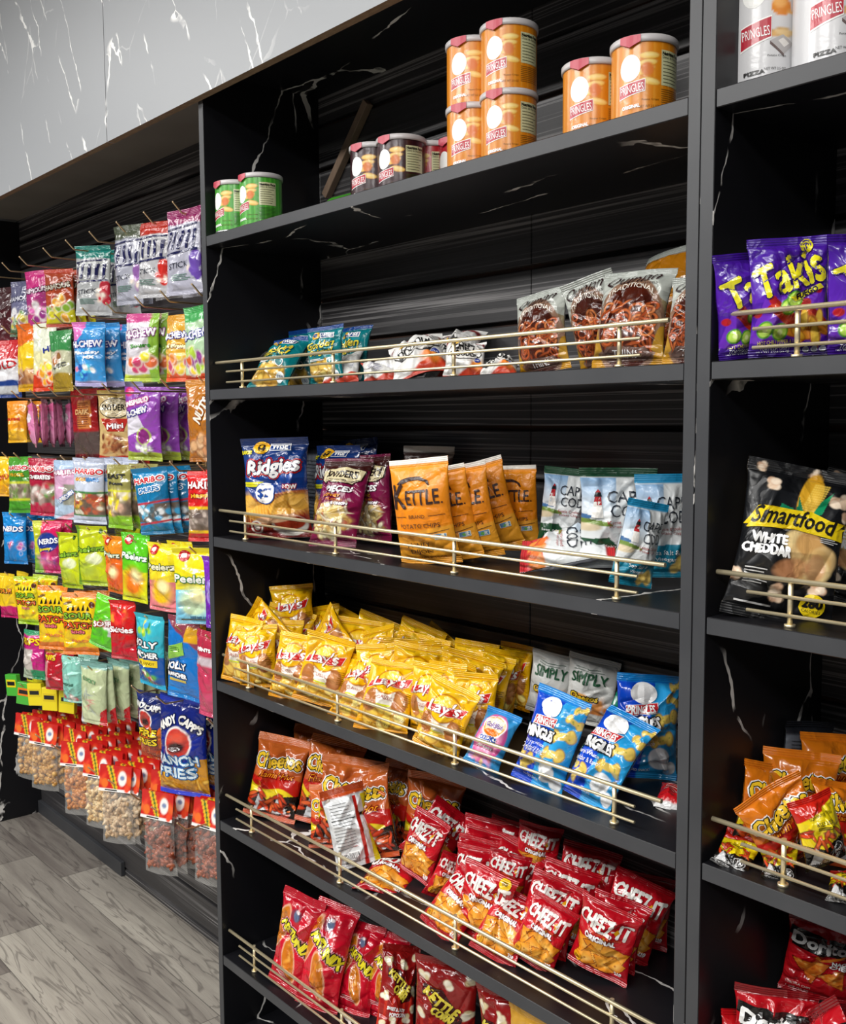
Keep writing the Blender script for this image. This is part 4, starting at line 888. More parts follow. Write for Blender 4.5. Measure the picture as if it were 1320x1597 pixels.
HAR = '#d0202a'
CANDY = {
 'maroon': candy('#3a1418', '#4a1a20', '#5a2028', [('GUM', 0, .6, .5, .12, '#9a8a8a', None, .1)]),
 'greymix': candy('#5a5a78', '#6a6a8a', '#5a7a5a', [('FAMOUS', 0, .68, .8, .12, '#c0c0cc', '#3a3a5a', .1)], extra=fruits(['#c8b83a', '#5a8a5a', '#8a4a7a', '#d8d8e0'], 0, .3, .42, .2, 22, .09)),
 'magenta': candy('#c02878', '#a83078', '#c03a88', [('FAMOUS', 0, .66, .8, .12, '#e0d0dc', '#4a1440', .1)], extra=fruits(['#8a2a7a', '#d86ab0', '#e8e0e8'], 0, .28, .36, .14, 12, .1)),
 'flame': candy('#9a3a1c', '#a8401c', '#c8c01e', [('FAMOUS', 0, .7, .8, .12, '#c8c0b0', '#4a2410', .15)], extra=fruits(['#d8d02a', '#a8281c', '#e8a02a', '#7aa02a'], 0, .3, .4, .2, 18, .11), seal='#b83a1c'),
 'tealstick': stick('#127a70', '#b9bcbd', '#c8283c'), 'whitestick': stick('#4a5240', '#a8aab8', '#8a5aa0'), 'redstick': stick('#b02a1c', '#b8b8bc', '#c8281e'), 'magstick': stick('#8a1a5a', '#b4b4c4', '#6a4aa8'),
 'old': candy('#c01c24', '#e4e4e8', '#1c3a80', [('OLD', 0, .56, .8, .2, '#c01c24', None, .1)], extra=lambda A: A.rect(-.3, .4, .06, .2, '#c8ccd0')),
 'yelnar': candy('#e06a14', '#f0c81a', '#8a4a2a', cuts=(.7, .3), extra=lambda A: (A.pile(0, .22, .4, .1, 20, .07, ['#a87040', '#8a5a3a', '#c89a6a'], .8), A.band(-.1, .1, '#e8b01c')), slope=.1),
 'whiteyel': candy('#e8ecd8', '#e8e4b0', '#d8401c', [('HI', .2, .6, .3, .12, '#2a3a98', None, .2)], cuts=(.6, .25), extra=fruits(['#f0a01c', '#e8501c', '#f0d83a'])),
 'greentan': candy('#3a8a4a', '#c8c8a8', '#a88a2a', [('USC', .1, .42, .5, .1, '#5a5a5a', None, .2)], extra=fruits(['#a86a3a', '#8a5a2a'], 0, .5, .2, .1, 6)),
 'hcblue': candy('#4aa0dc', '#3a98dc', '#b8b0e0', [('HI-CHEW', -.02, .66, .86, .16, '#f4f6ff', '#20309a', .05), ('Fantasy', 0, .52, .7, .09, '#ffffff', '#2a8ad0', .05), ('MIX', .1, .45, .3, .06, '#ffffff', None, .05)], cuts=(2, .08), extra=ex_hc),
 'pinkgreen': candy('#c84a8a', '#d8d4dc', '#b8c83a', [('HI-CHEW', 0, .7, .84, .18, '#ffffff', '#8a2a8a', .1), ('Sours', .05, .52, .5, .08, '#3a8a2a', None, .1)], cuts=(.86, .1), extra=lambda A: (A.rect(.25, .5, -.1, 1.1, '#8ab83a'), A.pile(0, .28, .3, .12, 10, .12, ['#c83a6a', '#e8d83a', '#d86a3a'], .9, '#f4ece0'))),
 'hcorange': candy('#d8981c', '#e8b03a', '#e8582a', [('HI-CHEW', 0, .68, .84, .14, '#ffffff', '#2a2a98', .1), ('Plus Fruit', 0, .52, .7, .07, '#f0f0a0', '#8a5a1a', .0)], cuts=(.85, .12), extra=fruits(['#f08a3a', '#f0c83a', '#c84a6a'])),
 'hcgreen': candy('#4aa85a', '#b8d8b0', '#d8481c', [('HI-CHEW', 0, .62, .88, .16, '#f4f6ff', '#2a2a98', .1)], cuts=(.8, .1), extra=fruits(['#f0c82a', '#8a3a8a', '#e86a2a', '#a8c83a'], 0, .3, .4, .14, 14, .13)),
 'orangecone': candy('#e8901a', '#f0a01c', '#f0b82a', [('GUMMI', 0, .55, .6, .1, '#c8301c', None, 0)]),
 'pinkpack': candy('#d86a9a', '#e085b4', '#dc90b4', cuts=(.75, .35), extra=lambda A: (A.band(.93, 1.2, '#c8b8c0'), A.ell(0, .62, .3, .2, '#f4e4ec'), A.ell(.05, .32, .12, .14, '#d0304a'), A.ell(-.12, .18, .2, .12, '#f4c8dc'))),
 'redchoc': candy('#9a1418', '#a81a1c', '#5a1820', [('DARK', 0, .7, .5, .1, '#e8b87a', None, 0)], cuts=(.5, .14), extra=lambda A: (A.rect(-.2, .3, .48, .85, '#c87a3a'), A.lines(-.18, .28, .5, .83, 12, '#6a1a14', .005), A.band(.14, .44, '#5a4a46'))),
 'snymini': candy('#b89a4a', '#d8b87a', '#c02a20', [('Mini', 0, .52, .4, .1, '#ffffff', '#8a1a14', .1)], cuts=(.9, .12), extra=lambda A: (A.oval(0, .76, .42, .22, '#2a180c', 0, 1), A.oval(0, .76, .40, .20, '#e8d8b0', 0, 2), A.text("SNYDER'S", 0, .77, .68, .13, '#20140e', bold=.02, lay=3), A.shape([(-.36, .62), (.36, .62), (.2, .45), (-.2, .45)], '#c02a20', 1), A.pile(0, .28, .4, .13, 34, .06, ['#8a4a24', '#b07040', '#6a3418'], .5, None, box=True), A.ell(.42, .5, .09, .08, '#4a90a8'))),
 'hcpurple': candy('#8a3aa8', '#9a4ab8', '#a8b83a', [('INSPIRED', -.1, .80, .6, .10, '#ffffff', '#d04a9a', .25), ('HI-CHEW', -.12, .66, .62, .12, '#ffffff', '#2a2a98', .25)], cuts=(2, .12), extra=lambda A: (A.poly([(-.5, .62), (-.1, .66), (.1, .45), (-.5, .3)], '#e8e4f0'), A.ell(.05, .33, .2, .2, '#b8c860'), A.ell(.05, .33, .16, .17, '#8a2a7a'), A.pile(.1, .18, .3, .05, 8, .07, ['#e8e8e0', '#b8c860'], .8), A.ell(-.35, .93, .12, .1, '#e02a7a'))),
 'peanut': candy('#c07a1c', '#b8701c', '#a8641c', [('NUTS', .1, .62, .5, .24, '#f4ecdc', '#8a4a10', 1.0)], cuts=(.9, .05), extra=lambda A: A.pile(.08, .18, .42, .13, 26, .11, ['#d8a878', '#c8885a', '#a83a2a', '#e0b890'], .75, '#6a3a14')),
 'yellow': candy('#f0c41a', '#f0b81a', '#e8a81a', [('MIX', 0, .5, .6, .2, '#c8501c', None, .2)]),
 'hgreen': candy('#4a9a2a', '#3f8f22', '#4a9a2a', [('HARIBO', 0, .80, .84, .11, HAR, '#ffffff', 0), ('FROGS', 0, .68, .6, .09, '#e8b01c', None, 0)], window=(.26, .52, ['#7a6a5a', '#9a8a7a', '#6a8a3a', '#c8c0b0']), extra=lambda A: (A.band(.52, .56, '#c8d02a'), A.band(.22, .26, '#c8d02a'))),
 'hcrim': candy('#b01c3c', '#a81a38', '#c02448', [('HARIBO', 0, .82, .84, .12, HAR, '#ffffff', 0), ('CHERRIES', 0, .68, .7, .1, '#ffffff', '#7a0c24', 0)], window=(.24, .52, ['#a89088', '#c83a4a', '#5a8a3a', '#d8d0c8'])),
 'hpale': candy('#a8c0dc', '#d8a8c8', '#b8d0e8', [('HARIBO', 0, .80, .8, .11, '#f4f4f8', '#c85a8a', .1), ('UNICORN', .1, .4, .5, .1, '#f4f4f8', '#5a7ab8', .6)], cuts=(.8, .35), extra=lambda A: (A.rect(.0, .5, .25, .6, '#9a9a8a'), A.band(.0, .08, '#e8a8b8', .2))),
 'hbears': candy('#c0c8dc', '#c8d0e0', '#c8d0e4', [('HARIBO', .05, .80, .84, .12, HAR, '#ffffff', 0), ('GOLD', -.16, .68, .34, .08, '#e8a01c', None, 0), ('BEARS', .18, .68, .38, .08, '#3a8ad0', None, 0)], window=(.14, .48, ['#c86a3a', '#e0b03a', '#a8442a', '#8a9a3a', '#e8e0c8', '#b85a3a']), extra=lambda A: (A.band(.47, .50, '#3a7a3a'), A.band(.12, .145, '#3a7a3a'))),
 'heast': candy('#8a8448', '#9a9450', '#8ac02a', [('EAST', 0, .82, .7, .11, '#2a2a28', None, 0), ('Foam', 0, .71, .6, .07, '#3a3a38', None, 0)], cuts=(2, .2), window=(.22, .58, ['#c8a088', '#e8d01c', '#a88a6a', '#d8c83a', '#e8d8c0']), extra=lambda A: A.band(.58, .61, '#d8d82a')),
 'hblue': candy('#1480b4', '#1278ac', '#1480b4', [('HARIBO', 0, .82, .82, .12, HAR, '#ffffff', .08), ('SMURFS', 0, .68, .6, .11, '#1a78b8', '#ffffff', .1)], window=(.2, .47, ['#5a6a70', '#3a9ac8', '#8ac8e0', '#4a5a60', '#e8eef0']), extra=lambda A: (A.band(.47, .50, '#c8303c', .05), A.band(.17, .2, '#c8303c', .05))),
 'hred': candy('#d81a1c', '#d01a1c', '#c8141a', [('HARIBO', .05, .80, .9, .15, '#ffffff', '#a80c14', 0), ('Happy', .05, .65, .6, .11, '#f0b01c', '#8a0c10', .05)], window=(.16, .46, ['#8a7a70', '#a8988c', '#6a5a54', '#c0b0a4']), extra=lambda A: (A.band(.46, .50, '#f0c41a'), A.band(.12, .16, '#f0c41a'))),
 'nblue': candy('#1a8ad4', '#1a90dc', '#1a80c8', [('NERDS', .0, .68, .8, .15, '#ffffff', '#1a3a8a', 0)], extra=fruits(['#c86ab0', '#1a70b8', '#e04a7a'], .1, .3, .3, .15, 8, .06)),
 'npink': candy('#d81c5c', '#d0206a', '#c8246a', [('NERDS', .08, .62, .62, .16, '#ffffff', '#1c2a88', .12), ('gummy', .0, .46, .4, .09, '#e8d01c', '#1c2a88', .1)], extra=lambda A: (A.rect(-.5, -.2, -.1, 1.1, '#c8d02a'), A.rect(-.5, -.2, -.1, .35, '#7ab02a'), A.ell(.05, .6, .36, .3, '#20388f'), A.pile(0, .25, .3, .12, 12, .05, ['#e8709a', '#f0a0b8', '#8a3a9a'], .4))),
 'peelime': candy('#c2cc14', '#c8d618', '#b4cc20', [('Peelerz', 0, .62, .84, .13, '#8ab82a', '#2a5a1a', .1)], cuts=(.8, .1), extra=lambda A: (A.ell(.15, .46, .22, .15, '#e8f0c0'), A.ell(-.1, .3, .25, .2, '#b8cc3a', 0, 4), A.rect(-.5, -.36, -.1, 1.1, '#6a9a1a'), A.lines(-.35, .35, .07, .1, 1, '#6a8a1a', .01), A.oval(.3, .92, .06, .07, '#3a5a1a', 0, 2))),
 'peelor': candy('#f0901c', '#e86a1c', '#e8501c', [('Peelerz', 0, .68, .8, .12, '#e8f0d8', '#2a5a3a', .0)], extra=ex_peel('#e86a28', '#e0582a')),
 'peelgr': candy('#5ac81c', '#6ad01c', '#c8dc1c', [('Peelerz', .05, .66, .84, .13, '#ffffff', '#2a7a3a', -.05)], cuts=(.6, .2), extra=ex_peel('#d8dc1c', '#e8781c')),
 'peelpk': candy('#f4e01c', '#f0d82a', '#f07a8a', [('Peelerz', .0, .66, .86, .14, '#f8f4d0', '#2a4a2a', .05)], cuts=(.6, .22), extra=ex_peel('#f0848c', '#f0c01c')),
 'peelbl': candy('#f4e41c', '#ece030', '#7ac8e0', [('Peelerz', .02, .60, .90, .15, '#f8f8f0', '#1a7a3a', -.04), ('NET WT 3.7 OZ', .12, .09, .5, .05, '#3a6a8a', None, 0)], cuts=(.58, .42), extra=ex_peel('#7ac4e0', '#c8e0b8')),
 'peelpu': candy('#7a2ab8', '#7222b0', '#7222b0', [('NET WT', 0, .1, .5, .05, '#e8d8f0', None, 0)], extra=lambda A: (A.pile(-.1, .5, .3, .12, 8, .16, ['#8a6ac8', '#a88ad8', '#5a2a9a'], .95), A.ell(.1, .3, .1, .1, '#c8306a'))),
 'spnar': candy('#e8c81c', '#f0c81c', '#c8206a', [('SOUR', 0, .62, .7, .14, '#e88a1c', '#1c1a10', 0)], cuts=(.9, .28)),
 'spyel': candy('#b8d01c', '#f0dc1c', '#a8d01c', [('SOUR', 0, .62, .76, .14, '#8ac02a', '#1c1a10', 0), ('PATCH', 0, .47, .76, .13, '#e0641c', '#1c1a10', 0), ('kids', 0, .37, .34, .07, '#e8888a', None, 0)], cuts=(.93, .12), extra=ex_sour),
 'sporg': candy('#e8801c', '#f4cc10', '#f0801c', [('SOUR', 0, .64, .76, .14, '#8ac02a', '#1c1a10', 0), ('PATCH', 0, .49, .78, .14, '#e0541c', '#1c1a10', 0), ('kids', 0, .385, .34, .07, '#e8707a', '#5a1a1a', 0), ('PEACH', .05, .24, .5, .06, '#e88a3a', None, 0)], cuts=(.92, .13), extra=ex_sour),
 'sgreen': candy('#6ad01c', '#5ac81c', '#5ac41c', [('SOUR', 0, .5, .6, .14, '#ffffff', '#a81c2a', .3)], extra=lambda A: (A.rect(.22, .34, .3, .95, '#c8c8c8'), A.pile(0, .5, .25, .1, 8, .07, ['#c8303a', '#f0f0f0'], .8))),
 'skit': candy('#d01c1c', '#c8181c', '#c0182a', [('Skittles', 0, .52, .84, .15, '#ffffff', '#a80c14', .05)], extra=lambda A: A.pile(0, .72, .35, .1, 10, .09, ['#e83a2a', '#f0902a', '#d8182a'], .8)),
 'jteal': candy('#3ab8cc', '#2ab0c8', '#1456a8', [('JOLLY', -.02, .60, .78, .17, '#ffffff', '#0c1420', .0), ('RANCHER', -.02, .47, .78, .12, '#ffffff', '#0c1420', .0)], cuts=(.48, .45), extra=lambda A: (ex_jolly(A), A.shape([(-.38, .405), (.36, .405), (.36, .31), (-.38, .31)], '#e8c81c', 1), A.text('HARD CANDY', 0, .357, .6, .06, '#2a2a10', lay=2), A.band(-.1, .07, '#2ab0d8'))),
 'jblue': candy('#8a3a4a', '#1470c0', '#1480d0', [('JOLLY', -.1, .40, .58, .15, '#ffffff', '#1a2a50', .04), ('RANCHER', -.1, .30, .58, .08, '#ffffff', '#1a2a50', .0)], cuts=(.78, .1), slope=-.3, extra=lambda A: (A.rect(.1, .5, .72, .9, '#d8a01c'), A.shape([(-.4, .62), (.1, .72), (.12, .56), (-.36, .47)], '#8ac04a', 1), A.lines(-.28, 0, .58, .64, 3, '#3a6a2a', .008), A.shape([(-.34, .25), (.16, .25), (.16, .22), (-.34, .22)], '#c8b04a', 2))),
 'sliver': candy('#b02a44', '#c03a5a', '#c8446a', [('MINTS', -.1, .8, .4, .06, '#ffffff', None, 0)], extra=lambda A: A.band(.62, .72, '#c8b8c0')),
 'rips': candy('#3a9a6a', '#c81c80', '#1c8a5a', [('RIPS', 0, .78, .7, .2, '#f0d81c', '#a82a1a', 0)], cuts=(.90, .2), extra=lambda A: (A.rect(-.5, .1, .2, .62, '#c8c0b8'), A.rect(-.5, 0, -.1, .2, '#a8b8a0'))),
 'ripsred': candy('#d8a03a', '#b81428', '#a81024', [('RIPS', -.1, .8, .5, .18, '#f0d81c', '#a82a1a', 0)], cuts=(.92, .1), extra=lambda A: A.rect(-.5, -.2, .05, .7, '#c88a8a')),
 'mint': candy('#88c8b8', '#8accbc', '#80c0b0', [('MOCHI', -.05, .42, .5, .08, '#3a6a5a', None, 0)], cuts=(2, .12), extra=lambda A: (A.ell(-.1, .58, .18, .12, '#6a9a8a'), A.ell(-.1, .58, .16, .1, '#a8d8cc'), A.pile(-.1, .1, .3, .05, 6, .08, ['#c83a4a', '#e8d8d0'], .8))),
 'pgreen': candy('#7aa8a0', '#c0cca0', '#c8d0a8', [('LUCKY', .0, .72, .5, .1, '#6a9a6a', None, -.2)], cuts=(.9, .2), extra=lambda A: (A.poly([(.2, -.1), (.5, -.1), (.5, .3), (.32, .2)], '#c01c24'), A.sticks(-.1, .4, .3, .2, 10, .12, .014, ['#5a7a8a', '#c83a3a', '#4a6a4a'], '#e8e8d0'), A.rect(-.5, -.42, -.1, .5, '#c8c8d0'))),
 'hotf': candy('#14246a', '#162a7a', '#a8381c', [("ANDY CAPP'S", .0, .80, .86, .12, '#f0f0ec', '#101c50', -.1), ('FIRE', -.02, .42, .62, .14, '#f0d01c', '#14100c', .05), ('FRIES', -.02, .29, .62, .14, '#f0d01c', '#14100c', .05)], extra=ex_hotf),
 'ranch': candy('#14247c', '#14268a', '#c8881c', [("ANDY", -.22, .735, .38, .13, '#f4f2ea', '#101c50', .45), ("CAPP'S", .24, .74, .42, .13, '#f4f2ea', '#101c50', -.5), ('RANCH', -.05, .375, .80, .15, '#dff0f8', '#1466a8', .02), ('FRIES', -.08, .245, .72, .16, '#dff0f8', '#1466a8', .02)], extra=ex_ranch),
}

# ------------------------------------------------------------------ tins
def TAB(r, h):
    bm = bmesh.new(); vs = []
    for k in range(7):
        a = R(-42 + k * 6); vs.append([bm.verts.new(((r + e) * math.sin(a), -(r + e) * math.cos(a), h + z)) for e, z in ((.0022, .0068), (.0030, -.0075 + .002 * abs(k - 3)), (.0036, -.0070 + .002 * abs(k - 3)), (.0032, .0070))])
    for k in range(6):
        for j in range(4): bm.faces.new((vs[k][j], vs[k + 1][j], vs[k + 1][(j + 1) % 4], vs[k][(j + 1) % 4]))
    bm.faces.new(vs[0]); bm.faces.new(vs[-1][::-1]); bmesh.ops.recalc_face_normals(bm, faces=bm.faces)
    me = bpy.data.meshes.new('pull_tab'); bm.to_mesh(me); bm.free(); me.materials.append(M['tab']); return me
M['tab'], nt, b = new_mat('red_plastic_tab', (.5, .05, .08), .35)
c = noise(nt, coords(nt), 50, 2); nt.links.new(mixc(nt, c, (.42, .03, .06), (.62, .08, .12)), b.inputs['Base Color'])
def tin(key, w_r, h, base, accent, kind):
    """round tin: printed wall, bottom rim and clear lid; print wraps round with its front at -y"""
    nu, nv = 120, 90; ang = np.linspace(-math.pi, math.pi, nu + 1); zz = np.linspace(0, h, nv + 1)
    U, V = np.meshgrid(ang, zz, indexing='ij'); U, V = U.ravel(), V.ravel()
    Wd = w_r * 2.0                                   # width unit of the art
    A = Art(Wd, h, np.stack([U * w_r / Wd, V / h], 1), 5, aa=.012)
    A.fill(base)
    for k in range(26): A.rect(-1.6 + k * .125, -1.6 + k * .125 + .03, -.1, 1.1, accent) if kind != 'white' else None
    if kind != 'white':
        for cx, cy, ro in ((.08, .80, .0), (.02, .60, .3), (.10, .45, -.2), (.05, .70, .1)):
            A.ell(cx, cy, .155, .06, '#c87a1a', ro); A.ell(cx, cy, .145, .05, '#eec35a', ro); A.ell(cx, cy + .01, .1, .025, '#f6dc90', ro, 3)
        A.ell(.05, .62, .10, .10, '#d8762a', 0, 3)
    else:
        dn = -.24
        A.ell(.16, .72 + dn, .15, .11, '#c85a2a'); A.ell(.16, .62 + dn, .15, .12, '#e08a30'); A.ell(.13, .64 + dn, .1, .07, '#f0b060', 0, 3); A.ell(.30, .60 + dn, .08, .02, '#e8b060')
        A.ell(.18, .50 + dn, .18, .06, '#c89a5a'); A.ell(.20, .50 + dn, .16, .05, '#e8c890'); A.ell(.02, .49 + dn, .09, .025, '#e0b070'); A.shape([(.0, .46 + dn), (.18, .49 + dn), (.36, .45 + dn), (.20, .40 + dn)], '#b8b4b4', 1); A.shape([(.0, .46 + dn), (.20, .40 + dn), (.20, .385 + dn), (.0, .445 + dn)], '#6a5a58', 1); A.shape([(.11, .46 + dn), (.18, .475 + dn), (.28, .45 + dn), (.20, .43 + dn)], '#e8e4e0', 2)
        A.ell(.16, .82 + dn, .2, .04, '#8a2a3a', .2); A.shape([(-.44, .76), (.0, .80), (.0, .73), (-.44, .68)], '#b01c2c', 1)
    A.text('NET WT 2.5 OZ', .08, .11 if kind != 'white' else .09, .30, .035, '#6a4a10' if kind != 'white' else '#3a3a3a', lay=2); A.text('Potato Crisps', .10, .20 if kind != 'white' else .15, .26, .035, '#6a4a10' if kind != 'white' else '#3a3a3a', lay=2)
    y0 = .62 if kind != 'white' else .42
    hs = 1 if kind != 'white' else .62
    A.oval(-.22, y0 + .03, .165, .20, '#fbfbf8', -.1, 1)
    A.shape([(-.40, y0 - .20 * hs), (.02, y0 - .13 * hs), (.02, y0 - .30 * hs), (-.40, y0 - .39 * hs)], '#fbfbf8', 2); A.shape([(-.395, y0 - .21 * hs), (.012, y0 - .142 * hs), (.012, y0 - .29 * hs), (-.395, y0 - .375 * hs)], '#b81c34', 3)
    A.text('PRINGLES', -.19, y0 - .255 * hs, .37, .12 if kind != 'white' else .13, '#ffffff', bold=.015, rot=.11, lay=4)
    A.text('PIZZA' if kind == 'white' else 'ORIGINAL', -.20, .12 if kind != 'white' else .075, .28, .05, '#ffffff' if kind != 'white' else '#1a1a1a', bold=.02, lay=3, rot=.08)
    fx0 = .27 if kind != 'white' else .44
    A.shape([(fx0, .88), (fx0 + .42, .88), (fx0 + .42, .40), (fx0, .40)], '#cfd0a4' if kind != 'white' else '#2a2c2a', 1)
    if kind != 'white':
        A.text('Nutrition Facts', fx0 + .21, .835, .38, .05, '#22241a', bold=.02, lay=2); A.text('Datos de Nutricion', fx0 + .21, .785, .38, .04, '#22241a', bold=.01, lay=2)
        A.lines(fx0 + .03, fx0 + .4, .42, .75, 7, '#55583c', .006, 2); A.lines(fx0, fx0 + .42, .1, .36, 9, '#8a5a1a' if kind == 'orange' else '#2a4a1a', .005, 2, .1)
    else: A.lines(fx0 + .03, fx0 + .4, .42, .86, 12, '#9a9c8a', .005, 2)
    def wrap(x, z, r): a = x / w_r; return np.stack([r * np.sin(a), -r * np.cos(a), z], -1)
    Vv = [wrap(U * w_r, V, w_r)]; Cc = [A.c]; n0 = len(U); tr_ = []
    for tr, col, lay in A.dec:
        q = tr.reshape(-1, 2); P3 = wrap(q[:, 0], q[:, 1], w_r + .0002 + .00015 * lay); Vv.append(P3); Cc.append(np.tile(col, (len(P3), 1)))
        tr_.append(np.arange(n0, n0 + len(P3)).reshape(-1, 3)); n0 += len(P3)
    body = mesh_from(key, np.concatenate(Vv), grid_faces(nu, nv), np.concatenate(tr_), np.concatenate(Cc), M['paper'])
    def lathe(nm, prof, mat):
        bm = bmesh.new(); sg = 40; rr = [[bm.verts.new((r * math.cos(2 * math.pi * k / sg), r * math.sin(2 * math.pi * k / sg), z)) for k in range(sg)] for r, z in prof]
        for i in range(len(rr) - 1):
            for k in range(sg): bm.faces.new((rr[i][k], rr[i][(k + 1) % sg], rr[i + 1][(k + 1) % sg], rr[i + 1][k])).smooth = True
        bm.faces.new(rr[0][::-1]); bm.faces.new(rr[-1]); me = bpy.data.meshes.new(nm); bm.to_mesh(me); bm.free(); me.materials.append(mat); return me
    r = w_r
    lid = lathe('lid', [(r * .97, h - .001), (r + .0020, h - .001), (r + .0024, h + .002), (r + .0024, h + .0065), (r + .001, h + .0080), (r * .93, h + .0080), (r * .90, h + .0062)], M['lidm'])
    rim = lathe('bottom_rim', [(r * .93, -.0035), (r + .0008, -.0035), (r + .0010, -.001), (r, .0012), (r * .97, .0012)], M['metal'])
    o = link('snack_can', body); lo = link('lid', lid, o); link('pull_tab', TAB(r, h), lo); link('bottom_rim', rim, o); remember(o); return o
CANS = [  # (design, X, y, z above shelf, yaw, label)
 ('green', 0.0440, 0.0450, 0.0000, 22, 'small green snack can at the left end of the top shelf, nearer the upright'),
 ('green', 0.1260, 0.0520, 0.0000, 22, 'small green snack can right beside the leftmost one, nutrition label facing out'),
 ('purple', 0.4307, 0.0910, 0.0000, 30, 'small purple snack can with shadow in its colour, left of the two purple ones'),
 ('purple', 0.4985, 0.0970, 0.0000, 30, 'small shade-darkened purple snack can with white emblem, right of the two purple ones'),
 ('red', 0.4996, 0.1618, 0.0000, 20, 'small red snack can standing left of the orange stack'),
 ('red', 0.5585, 0.1824, 0.0000, 20, 'small red snack can mostly hidden behind the orange stack'),
 ('orange', 0.6977, 0.0759, 0.0000, 38, 'small orange snack can, lower left of the four-can stack'),
 ('orange', 0.6977, 0.0759, 0.0955, 38, 'small orange snack can, upper left of the four-can stack'),
 ('orange', 0.7776, 0.0710, 0.0000, 38, 'small orange snack can, lower right of the four-can stack'),
 ('orange', 0.7776, 0.0710, 0.0955, 38, 'small orange snack can, upper right of the four-can stack'),
 ('orange', 0.9364, 0.0711, 0.0000, 38, 'small orange snack can, left one of the pair right of the stack'),
 ('orange', 1.0296, 0.0582, 0.0000, 38, 'small orange snack can, right one of the pair, nearest the right upright'),
 ('green', .135, .228, 'lying', 94, 'small green snack can lying on its side behind the two standing green ones'),
 ('white', 1.1807, .085, 0, 42, 'tall white snack can, left one on top of the right unit'),
 ('white', 1.2658, .085, 0, 42, 'tall white snack can, second on top of the right unit'),

]
used = {}
def stamp(key, maker, *a):
    if key in used: return dup(used[key])
    used[key] = maker(*a); return used[key]
CR = .0405
spec = {'green': ('#3f9a2a', '#5ab83a', 'green'), 'orange': ('#d98312', '#e2952a', 'orange'), 'red': ('#b01c2a', '#c0303c', 'red'), 'purple': ('#300c14', '#341420', 'purple'), 'white': ('#d8d8da', '#d0d0d2', 'white')}  # purple base darkened: deeper shade of the top bay put into the colour
for des, X, y, z, yaw, label in CANS:
    b0, a0, k0 = spec[des]; hh = .088 if des != 'white' else .235
    o = stamp('can_' + des, tin, 'snack_can', CR if des != 'white' else .0415, hh, b0, a0, k0)
    if z == 'lying':
        o.location = (X, y, ZO + CR + .003); o.rotation_euler = (R(90), 0, R(yaw))
    else:
        o.location = (X, y, ZO + z + .0037); o.rotation_euler = (0, 0, R(yaw))
    tag(o, label, 'snack can', {'green': 'small snack cans on the top shelf', 'orange': 'small snack cans on the top shelf', 'red': 'small snack cans on the top shelf', 'purple': 'small snack cans on the top shelf', 'white': 'tall white snack cans'}[des])

